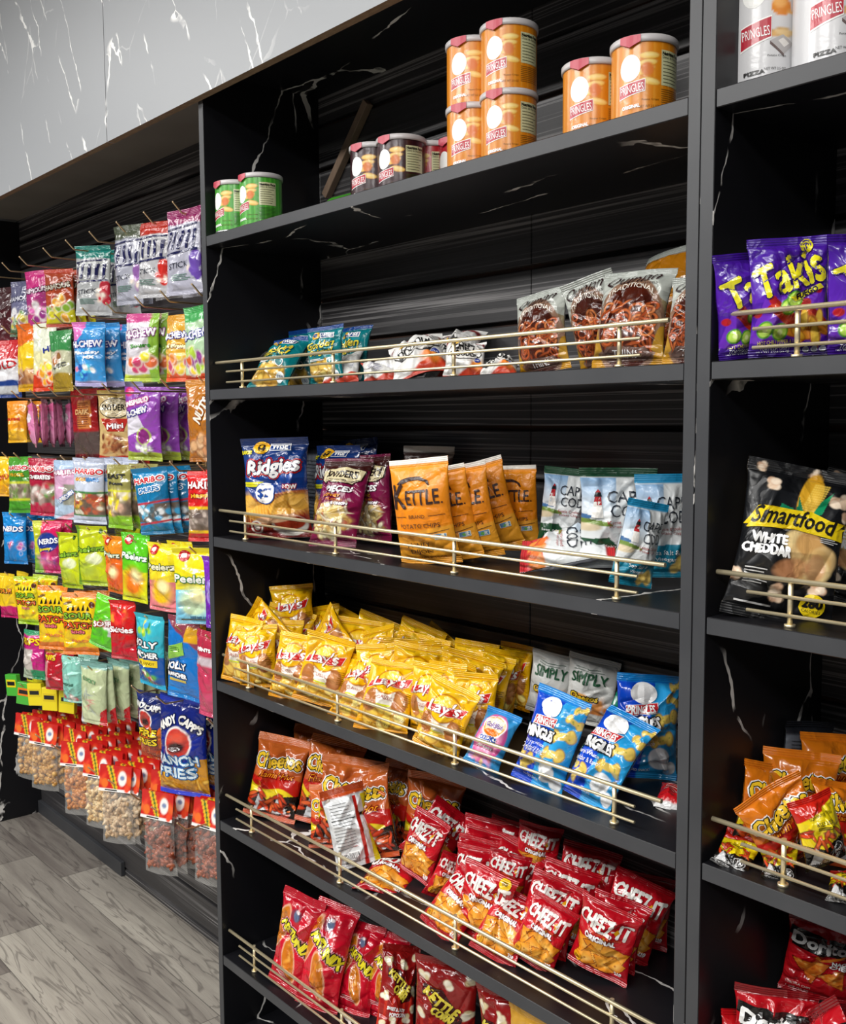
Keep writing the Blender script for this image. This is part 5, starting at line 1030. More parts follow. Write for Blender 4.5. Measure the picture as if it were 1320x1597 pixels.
# ------------------------------------------------------------------ bags on the shelves
BAGS = [  # (type, shelf, (x, y, z below the top shelf, yaw, lean, roll, scale, aspect), variant, label)
 ('teal', '', 0.1138, 0.0609, -0.3043, 17.3, 41.7, 0.7, 0.955, 0.989, "teal chip bag slumped to the left at the left end of its shelf"),
 ('teal', '', 0.2868, 0.0915, -0.3020, 17.7, 4.2, -5.2, 0.782, 0.932, "teal chip bag standing upright, its pointed top rising above the slumped teal bag"),
 ('teal', '', 0.2516, 0.1700, -0.3013, 9.8, 10.1, -2.0, 0.833, 0.940, "small-looking teal chip bag at the back, right of the other teal ones"),
 ('teal', '', 0.0634, 0.1644, -0.3074, 13.0, 15.2, 1.0, 0.942, 0.993, "teal chip bag mostly hidden behind the slumped teal bag, only its blue top strip showing"),
 ('dood', 'back', 0.3219, 0.0930, -0.3039, 29.5, 52.7, -11.2, 0.802, 0.928, "crumpled white snack bag turned back to front beside the teal bags"),
 ('dood', 'back', 0.4701, 0.0741, -0.3048, 39.4, 63.0, -15.5, 0.734, 0.897, "white and red snack bag lying low, second of the white heap from the left"),
 ('dood', '', 0.5318, 0.1101, -0.2931, 26.6, 59.3, -24.4, 1.043, 1.025, "large white snack bag with dark red arch lying in the middle of the white heap"),
 ('dood', '', 0.6668, 0.0838, -0.3038, 43.8, 51.9, -0.5, 0.760, 0.941, "white snack bag with black oval lettering at the right of the white heap"),
 ('dood', '', 0.5208, 0.1679, -0.3046, 19.4, 42.9, -0.3, 0.972, 0.998, "white snack bag with a red tip behind the right end of the white heap"),
 ('dood', '', 0.7537, 0.0722, -0.3031, 27.0, 79.1, -16.1, 0.727, 0.897, "flat white and red snack bag lying low beside the leftmost pretzel bag"),
 ('prz', '', 0.8058, 0.1209, -0.3004, 5.6, 5.7, -7.4, 0.787, 0.951, "pretzel bag with clear window, leftmost of the pretzel bags"),
 ('prz', '', 0.9014, 0.1486, -0.2969, 12.9, -3.5, -13.5, 0.858, 0.777, "tilted pretzel bag with a peaked top, second from the left"),
 ('prz', '', 0.9841, 0.0890, -0.3000, 14.8, 16.4, 1.0, 0.869, 0.944, "large pretzel bag with full grey top, third from the left and in front"),
 ('prz', '', 1.0878, 0.0895, -0.2994, 10.2, 16.0, 0.0, 0.740, 0.908, "pretzel bag half hidden by the right upright"),
 ('prz', 'orange', 0.9401, 0.2050, -0.2690, -19.0, 14.0, -3.8, 0.964, 0.990, "orange and brown pretzel bag propped high behind the other pretzel bags"),
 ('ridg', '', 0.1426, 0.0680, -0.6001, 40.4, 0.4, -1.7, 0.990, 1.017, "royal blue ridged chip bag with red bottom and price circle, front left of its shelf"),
 ('ridg', 'back2', 0.2185, 0.1502, -0.5979, 6.6, 5.7, -1.5, 0.902, 0.965, "blue ridged chip bag in shadow behind the maroon pretzel pieces bag"),
 ('ridg', 'back2', 0.2267, 0.2020, -0.5992, -4.0, 3.7, -4.6, 0.969, 0.992, "blue ridged chip bag at the very back with a bright sloping edge"),
 ('ridg', 'back', 0.0767, 0.2163, -0.6040, -11.9, -0.3, -0.8, 0.965, 0.996, "dark grey backed chip bag at the back between the blue bag and the maroon one"),
 ('sny', '', 0.3243, 0.0654, -0.6009, 21.6, 23.8, -0.2, 0.987, 0.974, "maroon pretzel pieces bag with cream oval sign, in front"),
 ('sny', '', 0.3431, 0.1532, -0.5955, 2.7, 3.5, -3.0, 0.930, 0.942, "maroon pretzel pieces bag standing behind the front maroon one"),
 ('brown', '', 0.4263, 0.2007, -0.6050, 19.7, 6.9, 0.7, 0.943, 0.994, "dark brown snack bag with a white top seal behind the orange bags"),
 ('ket', '', 0.6168, 0.0575, -0.6027, 19.3, -5.0, -5.6, 0.959, 0.992, "orange kettle chip bag with full dark lettering, front and leftmost of the five"),
 ('ket', '', 0.6312, 0.0996, -0.6002, 24.8, -4.9, -11.1, 0.866, 1.000, "orange kettle chip bag, second from the left of the five"),
 ('ket', '', 0.6432, 0.1328, -0.5991, 23.5, -4.6, -10.5, 0.880, 0.990, "orange kettle chip bag, third from the left of the five"),
 ('ket', '', 0.6488, 0.1803, -0.5899, 25.8, -4.4, -15.1, 0.866, 0.971, "orange kettle chip bag, fourth from the left of the five"),
 ('ket', '', 0.6489, 0.2177, -0.5923, 23.2, -2.0, -2.7, 0.808, 0.994, "orange kettle chip bag at the back, rightmost of the five"),
 ('cape', 'green', 0.7761, 0.1945, -0.5778, 36.7, 4.8, 5.6, 0.905, 0.831, "white chip bag with lighthouse and green bottom, leftmost of the lighthouse bags"),
 ('cape', 'green', 0.9366, 0.1285, -0.5835, 43.1, -2.3, 0.7, 0.996, 0.983, "white chip bag with lighthouse and dark green top, in the middle"),
 ('cape', 'blue', 1.0090, 0.1490, -0.5906, 37.7, 3.6, -1.2, 0.994, 0.752, "white chip bag with lighthouse and light blue top by the right upright"),
 ('cape', 'blue', 1.0039, 0.0760, -0.5950, 65.9, -4.6, 11.6, 0.805, 0.734, "white chip bag turned sideways with blue bottom behind the rail"),
 ('cape', 'red', 0.8200, 0.0552, -0.5712, 8.6, 67.8, 59.0, 0.949, 0.976, "white and red chip bag lying on its side in front of the lighthouse bags"),
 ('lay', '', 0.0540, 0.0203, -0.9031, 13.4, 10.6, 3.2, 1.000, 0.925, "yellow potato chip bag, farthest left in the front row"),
 ('lay', '', 0.1067, 0.0392, -0.9054, 28.3, 8.1, -6.3, 0.925, 0.960, "yellow potato chip bag, second from the left in the front row, banner tilted"),
 ('lay', '', 0.2186, 0.0330, -0.9063, 19.5, 16.3, 3.2, 0.944, 0.944, "yellow potato chip bag, third from the left in the front row"),
 ('lay', '', 0.2957, 0.0463, -0.9024, 30.4, 10.7, 10.7, 0.984, 0.997, "yellow potato chip bag, fourth from the left in the front row"),
 ('lay', '', 0.3987, 0.0409, -0.9059, 15.6, 35.8, 0.7, 0.924, 0.944, "yellow potato chip bag, fifth from the left in the front row, partly behind the sixth"),
 ('lay', '', 0.5011, 0.0378, -0.9069, 30.1, 32.1, 4.5, 0.953, 1.015, "yellow potato chip bag, sixth from the left in the front row, banner fully seen"),
 ('lay', '', 0.5752, 0.0844, -0.9011, 13.6, 7.7, 0.6, 0.877, 0.912, "yellow potato chip bag, seventh in the front row, tucked behind the last one"),
 ('lay', '', 0.6537, 0.0288, -0.9028, 15.7, 5.0, 17.7, 0.886, 0.964, "yellow potato chip bag, last of the front row and tilted to the right"),
 ('lay', '', 0.6817, 0.0787, -0.9038, 18.8, 16.9, -1.9, 0.925, 0.860, "yellow potato chip bag, just left of the pink and blue bag"),
 ('lay', '', 0.4818, 0.1254, -0.8986, 33.0, 3.2, 7.4, 0.957, 1.030, "yellow potato chip bag, in the second row just above the sixth front bag"),
 ('lay', '', 0.4267, 0.1015, -0.9027, 22.8, 9.9, -7.5, 0.940, 0.987, "yellow potato chip bag, in the second row above the fifth front bag"),
 ('lay', '', 0.0570, 0.1647, -0.8415, 37.7, 0.5, -5.9, 0.932, 0.983, "yellow potato chip bag, highest one at the left end of the heap"),
 ('lay', '', 0.0513, 0.1136, -0.8922, 38.5, 10.8, 14.1, 0.991, 1.003, "yellow potato chip bag, just below the highest one at the left end"),
 ('lay', '', 0.1133, 0.0941, -0.8315, 16.3, -2.4, -48.7, 0.824, 0.929, "yellow potato chip bag, corner pointing up at the far left of the heap"),
 ('lay', '', 0.1004, 0.0873, -0.9059, 35.0, 6.5, 0.4, 0.963, 0.998, "yellow potato chip bag, behind the second and third front bags"),
 ('lay', '', 0.3015, 0.1191, -0.8321, 1.0, 6.9, -53.0, 0.877, 0.972, "yellow potato chip bag, standing on a corner in the left middle of the heap"),
 ('lay', '', 0.3015, 0.1306, -0.8879, 39.4, 13.6, 6.7, 1.009, 1.002, "yellow potato chip bag, in the third row left of the middle"),
 ('lay', '', 0.3928, 0.1271, -0.8863, -5.2, 8.8, -18.7, 0.987, 0.989, "yellow potato chip bag, leaning in the third row with its banner half hidden"),
 ('lay', '', 0.4698, 0.1241, -0.9016, 41.7, 14.4, 2.9, 1.019, 1.012, "yellow potato chip bag, lying across the middle behind the second row"),
 ('lay', '', 0.3824, 0.1746, -0.8781, 24.3, 18.0, 16.7, 0.978, 0.988, "yellow potato chip bag, sloping down to the right along the back board"),
 ('lay', '', 0.2459, 0.1879, -0.8883, 33.3, 13.3, 18.3, 0.980, 0.995, "yellow potato chip bag, in the back row left of the sloping one"),
 ('lay', '', 0.3860, 0.2087, -0.8854, 12.7, 20.4, 25.8, 0.947, 0.980, "yellow potato chip bag, narrow, at the back with its edge turned outward"),
 ('lay', '', 0.5369, 0.2148, -0.9006, 5.5, 10.4, -0.3, 0.970, 0.986, "yellow potato chip bag, at the back right with a folded top"),
 ('lay', '', 0.6009, 0.1289, -0.8979, 34.1, 10.6, 12.6, 0.973, 1.000, "yellow potato chip bag, in the second row near the right end"),
 ('lay', '', 0.6107, 0.2003, -0.8892, 63.7, -1.6, 12.8, 0.901, 0.848, "yellow potato chip bag, second from the right end of the heap"),
 ('lay', '', 0.6135, 0.2524, -0.8816, 2.7, 6.4, -0.5, 0.851, 0.894, "yellow potato chip bag, rightmost, next to the white bags"),
 ('lay', '', 0.1126, 0.2019, -0.8928, 13.7, 7.0, -12.6, 0.984, 0.993, "yellow potato chip bag, low at the back left corner behind the heap"),
 ('lay', '', 0.0976, 0.2114, -0.8919, 4.1, 14.7, 14.3, 0.968, 0.988, "yellow potato chip bag, narrow, peeking out at the back left"),
 ('lay', '', 0.5761, 0.1148, -0.9031, -2.1, 15.1, 5.2, 0.948, 0.987, "yellow potato chip bag, squeezed between second and back rows at the right"),
 ('lay', '', 0.6046, 0.0922, -0.9040, -0.8, 8.3, -5.6, 0.937, 0.986, "yellow potato chip bag, showing only its top between the two rightmost front bags"),
 ('lay', '', 0.4311, 0.1708, -0.8982, 21.2, 16.9, 6.5, 0.966, 0.988, "yellow potato chip bag, in the third row right of the middle"),
 ('lay', '', 0.6001, 0.1760, -0.9026, 19.0, 14.2, 5.2, 0.949, 0.987, "yellow potato chip bag, in the back row near the right end"),
 ('simply', '', 0.6948, 0.2510, -0.8761, 25.0, -2.5, 8.3, 0.886, 0.931, "white snack bag with green lettering, left of the two"),
 ('simply', '', 0.7774, 0.2593, -0.8745, 15.5, -3.2, 7.3, 0.913, 0.998, "white snack bag with green lettering, right of the two"),
 ('ming', '', 0.8673, 0.0364, -0.9044, 11.0, 16.0, 11.0, 0.965, 0.935, "bright blue snack bag, left of the two front ones"),
 ('ming', '', 0.9557, 0.0442, -0.9037, 6.5, 35.4, 12.4, 0.936, 0.882, "bright blue snack bag, tilted, right of the two front ones"),
 ('ming', '', 0.9530, 0.1779, -0.9010, 46.4, 7.1, 4.3, 1.030, 0.931, "bright blue snack bag at the back against the right upright"),
 ('pcorn', '', 0.8900, 0.1655, -0.8894, 37.5, 4.4, 30.6, 0.899, 0.999, "green and black popped corn chip bag between the blue bags"),
 ('gold', '', 0.7530, 0.0337, -0.9042, 22.3, 33.3, 13.6, 0.935, 0.921, "small pink and light blue cracker bag in front of the yellow bags"),
 ('redb', '', 1.0500, 0.1137, -0.9047, 29.5, 82.6, 3.2, 0.690, 0.901, "red snack bag lying at the right end by the upright"),
 ('chee', '', 0.0694, 0.0772, -1.2000, 35.4, 17.3, 7.4, 1.011, 0.980, "orange and red cheese puff bag at the front left with full lettering"),
 ('chee', '', 0.1780, 0.1358, -1.1988, 32.5, 18.1, 6.4, 1.058, 0.994, "orange and red cheese puff bag just right of and behind the front left one"),
 ('chee', '', 0.2966, 0.1074, -1.1961, 41.6, 6.2, 6.1, 1.025, 1.011, "orange and red cheese puff bag in the middle with a long see-through top seal"),
 ('chee', '', 0.2790, 0.0871, -1.1998, 38.2, 13.6, -2.9, 0.711, 1.030, "orange and red cheese puff bag low in front, half covered by the back-turned one"),
 ('chee', 'back', 0.3820, 0.0790, -1.1976, 63.0, 17.7, -10.2, 0.871, 0.801, "cheese puff bag turned round to show its grey nutrition panel and barcode"),
 ('chee', '', 0.3886, 0.1276, -1.1946, 1.2, 8.4, -21.7, 1.002, 0.891, "orange and red cheese puff bag standing crumpled behind the back-turned one"),
 ('chee', '', 0.3414, 0.1904, -1.2001, -2.4, 14.1, -6.1, 0.940, 0.888, "orange and red cheese puff bag narrow and shaded, left of the rightmost one"),
 ('chee', '', 0.4407, 0.1969, -1.1962, 34.0, 1.0, 7.0, 0.954, 0.986, "orange and red cheese puff bag rightmost, above the first upright red cracker bags"),
 ('chee', '', 0.0729, 0.1979, -1.1950, 19.0, 1.9, -2.7, 0.982, 0.990, "orange and red cheese puff bag at the very back left, hardly seen"),
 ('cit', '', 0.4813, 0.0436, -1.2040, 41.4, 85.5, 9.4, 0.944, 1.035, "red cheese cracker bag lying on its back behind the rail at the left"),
 ('cit', '', 0.4948, 0.1198, -1.1956, 4.0, 13.5, 11.5, 0.964, 0.905, "red cheese cracker bag standing on edge at the left of the heap"),
 ('cit', '', 0.6626, 0.0228, -1.2006, 22.5, 38.9, 26.5, 0.881, 0.966, "red cheese cracker bag first from the left in the front row behind the rail"),
 ('cit', '', 0.7783, 0.0346, -1.2004, 27.5, 40.6, 17.4, 0.855, 0.955, "red cheese cracker bag second from the left in the front row behind the rail"),
 ('cit', '', 0.8284, 0.0664, -1.1993, 31.2, 14.0, 22.4, 0.819, 0.941, "red cheese cracker bag third from the left in the front row"),
 ('cit', '', 0.9193, 0.1153, -1.1941, 15.0, -2.3, 13.2, 0.933, 1.023, "red cheese cracker bag farthest right in the front row with crackers fully shown"),
 ('cit', '', 0.8127, 0.1044, -1.1974, 22.6, 13.0, 14.5, 0.934, 0.984, "red cheese cracker bag directly above and behind the third front bag"),
 ('cit', '', 0.8086, 0.1441, -1.1945, 34.2, 14.8, 13.9, 0.945, 0.983, "red cheese cracker bag behind the one above the third front bag"),
 ('cit', '', 0.8073, 0.2003, -1.1867, 38.4, 11.7, 12.0, 0.980, 0.990, "red cheese cracker bag at the back right of the middle, top seal crumpled"),
 ('cit', '', 0.9076, 0.1783, -1.1907, 39.8, 11.1, 21.8, 0.968, 0.992, "red cheese cracker bag large lettering, high at the right end of the heap"),
 ('cit', '', 0.9072, 0.2330, -1.1966, 27.6, 2.8, 6.2, 0.922, 0.948, "red cheese cracker bag against the back board at the right end"),
 ('cit', '', 0.9120, 0.1486, -1.1939, 25.2, 1.1, 13.5, 0.878, 0.996, "red cheese cracker bag under the large-lettered one at the right end"),
 ('cit', '', 0.7121, 0.1988, -1.1425, 34.3, -2.1, 9.1, 0.769, 0.990, "red cheese cracker bag highest at the back in the middle"),
 ('cit', '', 0.6879, 0.1323, -1.1905, 22.6, 22.9, 19.2, 0.931, 0.979, "red cheese cracker bag below the highest one in the middle"),
 ('cit', '', 0.7090, 0.1267, -1.1599, 39.4, -2.5, 11.5, 0.672, 1.047, "red cheese cracker bag in the centre of the heap with lettering in full"),
 ('cit', '', 0.6593, 0.1034, -1.2041, 12.7, 16.8, -1.7, 0.929, 0.983, "red cheese cracker bag left of centre with half its lettering covered"),
 ('cit', '', 0.4763, 0.1430, -1.1766, 52.7, 7.5, 38.1, 0.933, 0.979, "red cheese cracker bag poking up at the top left of the heap"),
 ('cit', '', 0.5933, 0.1869, -1.1970, 32.3, 12.6, 7.1, 0.960, 0.987, "red cheese cracker bag in the back row near the top left"),
 ('cit', '', 0.6288, 0.1487, -1.1977, 31.3, 17.9, 9.1, 0.955, 0.990, "red cheese cracker bag thin layer under the back row on the left"),
 ('cit', '', 0.6455, 0.1204, -1.2012, 31.3, 18.0, 6.6, 0.953, 0.993, "red cheese cracker bag third layer down on the left"),
 ('cit', '', 0.6291, 0.2108, -1.1960, 8.9, 11.8, 1.8, 0.953, 0.982, "red cheese cracker bag at the back just left of the highest one"),
 ('cit', '', 0.5733, 0.0967, -1.1957, 64.5, -0.3, 28.5, 0.661, 0.804, "red cheese cracker bag turned narrow, left of the first front bag"),
 ('cit', 'badge', 0.7167, 0.0604, -1.2002, 22.5, 2.6, 12.7, 0.953, 0.997, "red cheese cracker bag with a round yellow badge, behind the first front bag"),
 ('fry', '', 0.2011, 0.0298, -1.4992, 20.1, 7.6, 8.4, 0.976, 1.011, "bright red curl snack bag with slanted yellow lettering, farthest left with full yellow lettering"),
 ('fry', '', 0.2921, 0.0353, -1.5022, 23.4, 19.8, 5.3, 1.002, 0.945, "bright red curl snack bag with slanted yellow lettering, second from the left"),
 ('fry', '', 0.3513, 0.0785, -1.5013, 30.0, 20.3, 4.5, 0.825, 0.893, "bright red curl snack bag with slanted yellow lettering, third from the left"),
 ('fry', '', 0.3969, 0.1110, -1.5025, 28.0, 20.2, 4.3, 0.774, 0.882, "bright red curl snack bag with slanted yellow lettering, fourth, hardly seen beside the popcorn bags"),
 ('pop', '', 0.4688, 0.0882, -1.4961, 63.1, 25.1, 11.7, 0.763, 0.821, "dark red popcorn bag turned sideways with grey nutrition panel"),
 ('pop', '', 0.5566, 0.1363, -1.4963, 28.8, -4.8, 4.0, 0.876, 1.171, "dark red popcorn bag facing out with yellow block lettering"),
 ('pop', '', 0.7268, 0.1304, -1.4997, 3.9, -2.9, -3.8, 0.924, 0.984, "dark red popcorn bag cut by the frame, right of the lettered one"),
 ('caro', '', 0.8189, 0.1168, -1.4931, -4.6, -2.7, -10.2, 0.938, 0.985, "golden yellow snack bag just under the shelf edge beside the popcorn bags"),
 ('tak', '', 1.1973, 0.0461, -0.3001, 63.2, -2.7, -6.5, 0.808, 0.860, "purple rolled chip bag with yellow lettering, left and behind"),
 ('tak', '', 1.2446, 0.0492, -0.3010, 34.5, 0.3, -1.9, 0.895, 0.842, "purple rolled chip bag with yellow lettering, in front in the middle"),
 ('tak', '', 1.3150, 0.0802, -0.3018, 63.1, -2.1, -3.0, 0.876, 0.871, "purple rolled chip bag with yellow lettering, cut by the right edge"),
 ('smart', '', 1.2337, 0.0507, -0.6088, 39.5, 13.6, 10.7, 0.946, 0.989, "large black popcorn bag with yellow banner, in front"),
 ('smart', '', 1.2323, 0.1823, -0.6002, 24.3, 17.8, 15.4, 0.846, 0.972, "large black popcorn bag behind, cut by the right edge"),
 ('chef', '', 1.2565, 0.0848, -0.8985, 57.8, -2.1, -28.3, 0.841, 1.107, "orange red cheese puff bag on the right unit, front one tilted left, lettering in full"),
 ('chef', 'yel', 1.3031, 0.0587, -0.8805, 63.9, 7.4, -14.0, 0.661, 0.885, "yellow and black cheese puff bag on the right unit, lower half forward with calorie badge"),
 ('chef', 'yel', 1.2049, 0.0104, -0.9051, 38.4, 58.8, 26.3, 0.448, 1.047, "yellow and black cheese puff bag on the right unit, lying low at the left front"),
 ('chef', '', 1.1961, 0.0805, -0.9034, 69.0, 6.1, 16.1, 0.859, 0.968, "orange cheese puff bag on the right unit, standing left behind the tilted one"),
 ('chef', '', 1.2195, 0.1328, -0.9064, 35.2, 5.9, 4.4, 0.961, 0.999, "orange cheese puff bag on the right unit, long top edge across the back"),
 ('chef', '', 1.3102, 0.1090, -0.8984, 63.4, 38.0, 12.3, 0.849, 0.925, "orange cheese puff bag on the right unit, right of the tilted one, lettering cut off"),
 ('chef', '', 1.2216, 0.2051, -0.8992, 57.0, 6.3, 7.2, 0.957, 0.987, "orange cheese puff bag on the right unit, highest at the back right"),
 ('chef', 'back', 1.1927, 0.1989, -0.8826, 74.8, 3.5, 8.7, 0.919, 0.967, "grey-backed cheese puff bag on the right unit, at the very back with its back outward"),
 ('chef', 'yel', 1.3398, 0.0276, -0.9054, 34.7, 75.7, 12.3, 0.447, 0.905, "yellow and black cheese puff bag on the right unit, lying at the lower right edge"),
 ('chef', 'yel', 1.2613, 0.0283, -0.9077, 49.6, 50.3, 16.4, 0.455, 0.938, "crumpled dark cheese puff bag on the right unit, lying under the tilted one"),
 ('dor', '', 1.2222, 0.1921, -1.1270, 32.6, -4.1, 6.5, 0.714, 1.180, "dark red tortilla chip bag standing at the back with two printed chips"),
 ('dor', '', 1.2362, 0.0617, -1.2054, 35.5, 4.9, 2.8, 0.918, 0.982, "bright red tortilla chip bag, front left under the right shelf"),
 ('dor', '', 1.3790, 0.0478, -1.1724, -22.2, -3.6, -45.3, 0.935, 0.976, "bright red tortilla chip bag with large white letter, front right corner"),
 ('dor', '', 1.3292, 0.1132, -1.2047, 71.1, 14.6, 0.9, 0.872, 0.960, "bright red tortilla chip bag behind the corner one"),
 ('redb', '', 1.1946, 0.0476, -1.1995, 65.2, 7.4, 13.2, 0.886, 0.967, "dark red chip bag in shadow at the left under the right shelf"),

]
CATG = {'teal': ('chip bag', 'teal chip bags'), 'dood': ('snack bag', 'white crumpled snack bags'), 'prz': ('pretzel bag', 'pretzel bags on the second shelf'), 'ridg': ('chip bag', 'blue ridged chip bags'),
 'sny': ('pretzel bag', 'maroon pretzel pieces bags'), 'brown': ('snack bag', None), 'ket': ('chip bag', 'orange kettle chip bags'), 'cape': ('chip bag', 'white lighthouse chip bags'), 'lay': ('chip bag', 'heap of yellow potato chip bags'),
 'simply': ('snack bag', 'white snack bags with green lettering'), 'ming': ('snack bag', 'bright blue snack bags'), 'pcorn': ('chip bag', None), 'gold': ('cracker bag', None), 'redb': ('snack bag', None), 'chee': ('snack bag', 'orange cheese puff bags in the middle unit'),
 'cit': ('cracker bag', 'heap of red cheese cracker bags'), 'fry': ('snack bag', 'bright red curl snack bags'), 'pop': ('popcorn bag', 'dark red popcorn bags'), 'caro': ('snack bag', None), 'tak': ('chip bag', 'purple rolled chip bags'),
 'smart': ('popcorn bag', 'large black popcorn bags'), 'chef': ('snack bag', 'cheese puff bags on the right shelf'), 'dor': ('chip bag', 'red tortilla chip bags')}
NAMES = {'prz': 'pretzel_bag', 'sny': 'pretzel_bag', 'pop': 'popcorn_bag', 'smart': 'popcorn_bag', 'gold': 'cracker_bag', 'cit': 'cracker_bag', 'dood': 'snack_bag', 'simply': 'snack_bag', 'ming': 'snack_bag', 'chee': 'snack_bag', 'chef': 'snack_bag', 'fry': 'snack_bag', 'caro': 'snack_bag', 'redb': 'snack_bag', 'brown': 'snack_bag'}
count = {}
for t, opt, X, y, z, yaw, lean, roll, s, a, label in BAGS:
    key = t + ('_' + opt if opt and (t + '_' + opt) in TYPES else '')
    art, w, h, T, mat, res, nvar, kw = TYPES[key]
    n = count.get(key, 0); count[key] = n + 1; var = n % nvar
    def make():
        m = bag_meshes(NAMES.get(t, 'chip_bag'), art, w, h, T, 11 + var * 7 + sum(map(ord, key)), res, mat, **kw)
        o = bag_object(NAMES.get(t, 'chip_bag'), m); remember(o); return o
    o = stamp('%s_%d' % (key, var), make)
    pose(o, X, y, z + ZO, yaw, lean, roll, s, a)
    tag(o, label, *CATG[t])

# ------------------------------------------------------------------ hooks and hanging candy
ROWZ = {1: .080, 2: -.102, 3: -.296, 4: -.480, 5: -.664, 6: -.850, 7: -1.035, 9: -1.185, 8: -1.315}
ROWN = {1: 'top', 2: 'second', 3: 'third', 4: 'fourth', 5: 'fifth', 6: 'sixth', 7: 'seventh', 9: 'gum pack', 8: 'bottom'}
ORD = ['first', 'second', 'third', 'fourth', 'fifth', 'sixth', 'seventh', 'eighth', 'ninth', 'tenth']
COLS = {1: [-1.42, -1.273, -1.129, -0.946, -0.789, -0.637, -0.479, -0.333, -0.193, -0.05], 2: [-1.3, -1.175, -1.05, -0.886, -0.697, -0.552, -0.392, -0.262, -0.117], 3: [-1.24, -1.09, -0.942, -0.768, -0.59, -0.422, -0.274, -0.099], 4: [-1.342, -1.24, -1.048, -0.877, -0.725, -0.536, -0.38, -0.238, -0.111], 5: [-1.3, -1.144, -1.023, -0.86, -0.716, -0.607, -0.463, -0.309, -0.158], 6: [-1.363, -1.191, -1.0, -0.813, -0.678, -0.538, -0.388, -0.232, -0.093], 7: [-1.18, -1.007, -0.875, -0.74, -0.474, -0.339, -0.096], 9: [-1.38, -1.266], 8: [-1.27, -1.15, -1.024, -0.887, -0.76, -0.631, -0.5, -0.383, -0.25]}
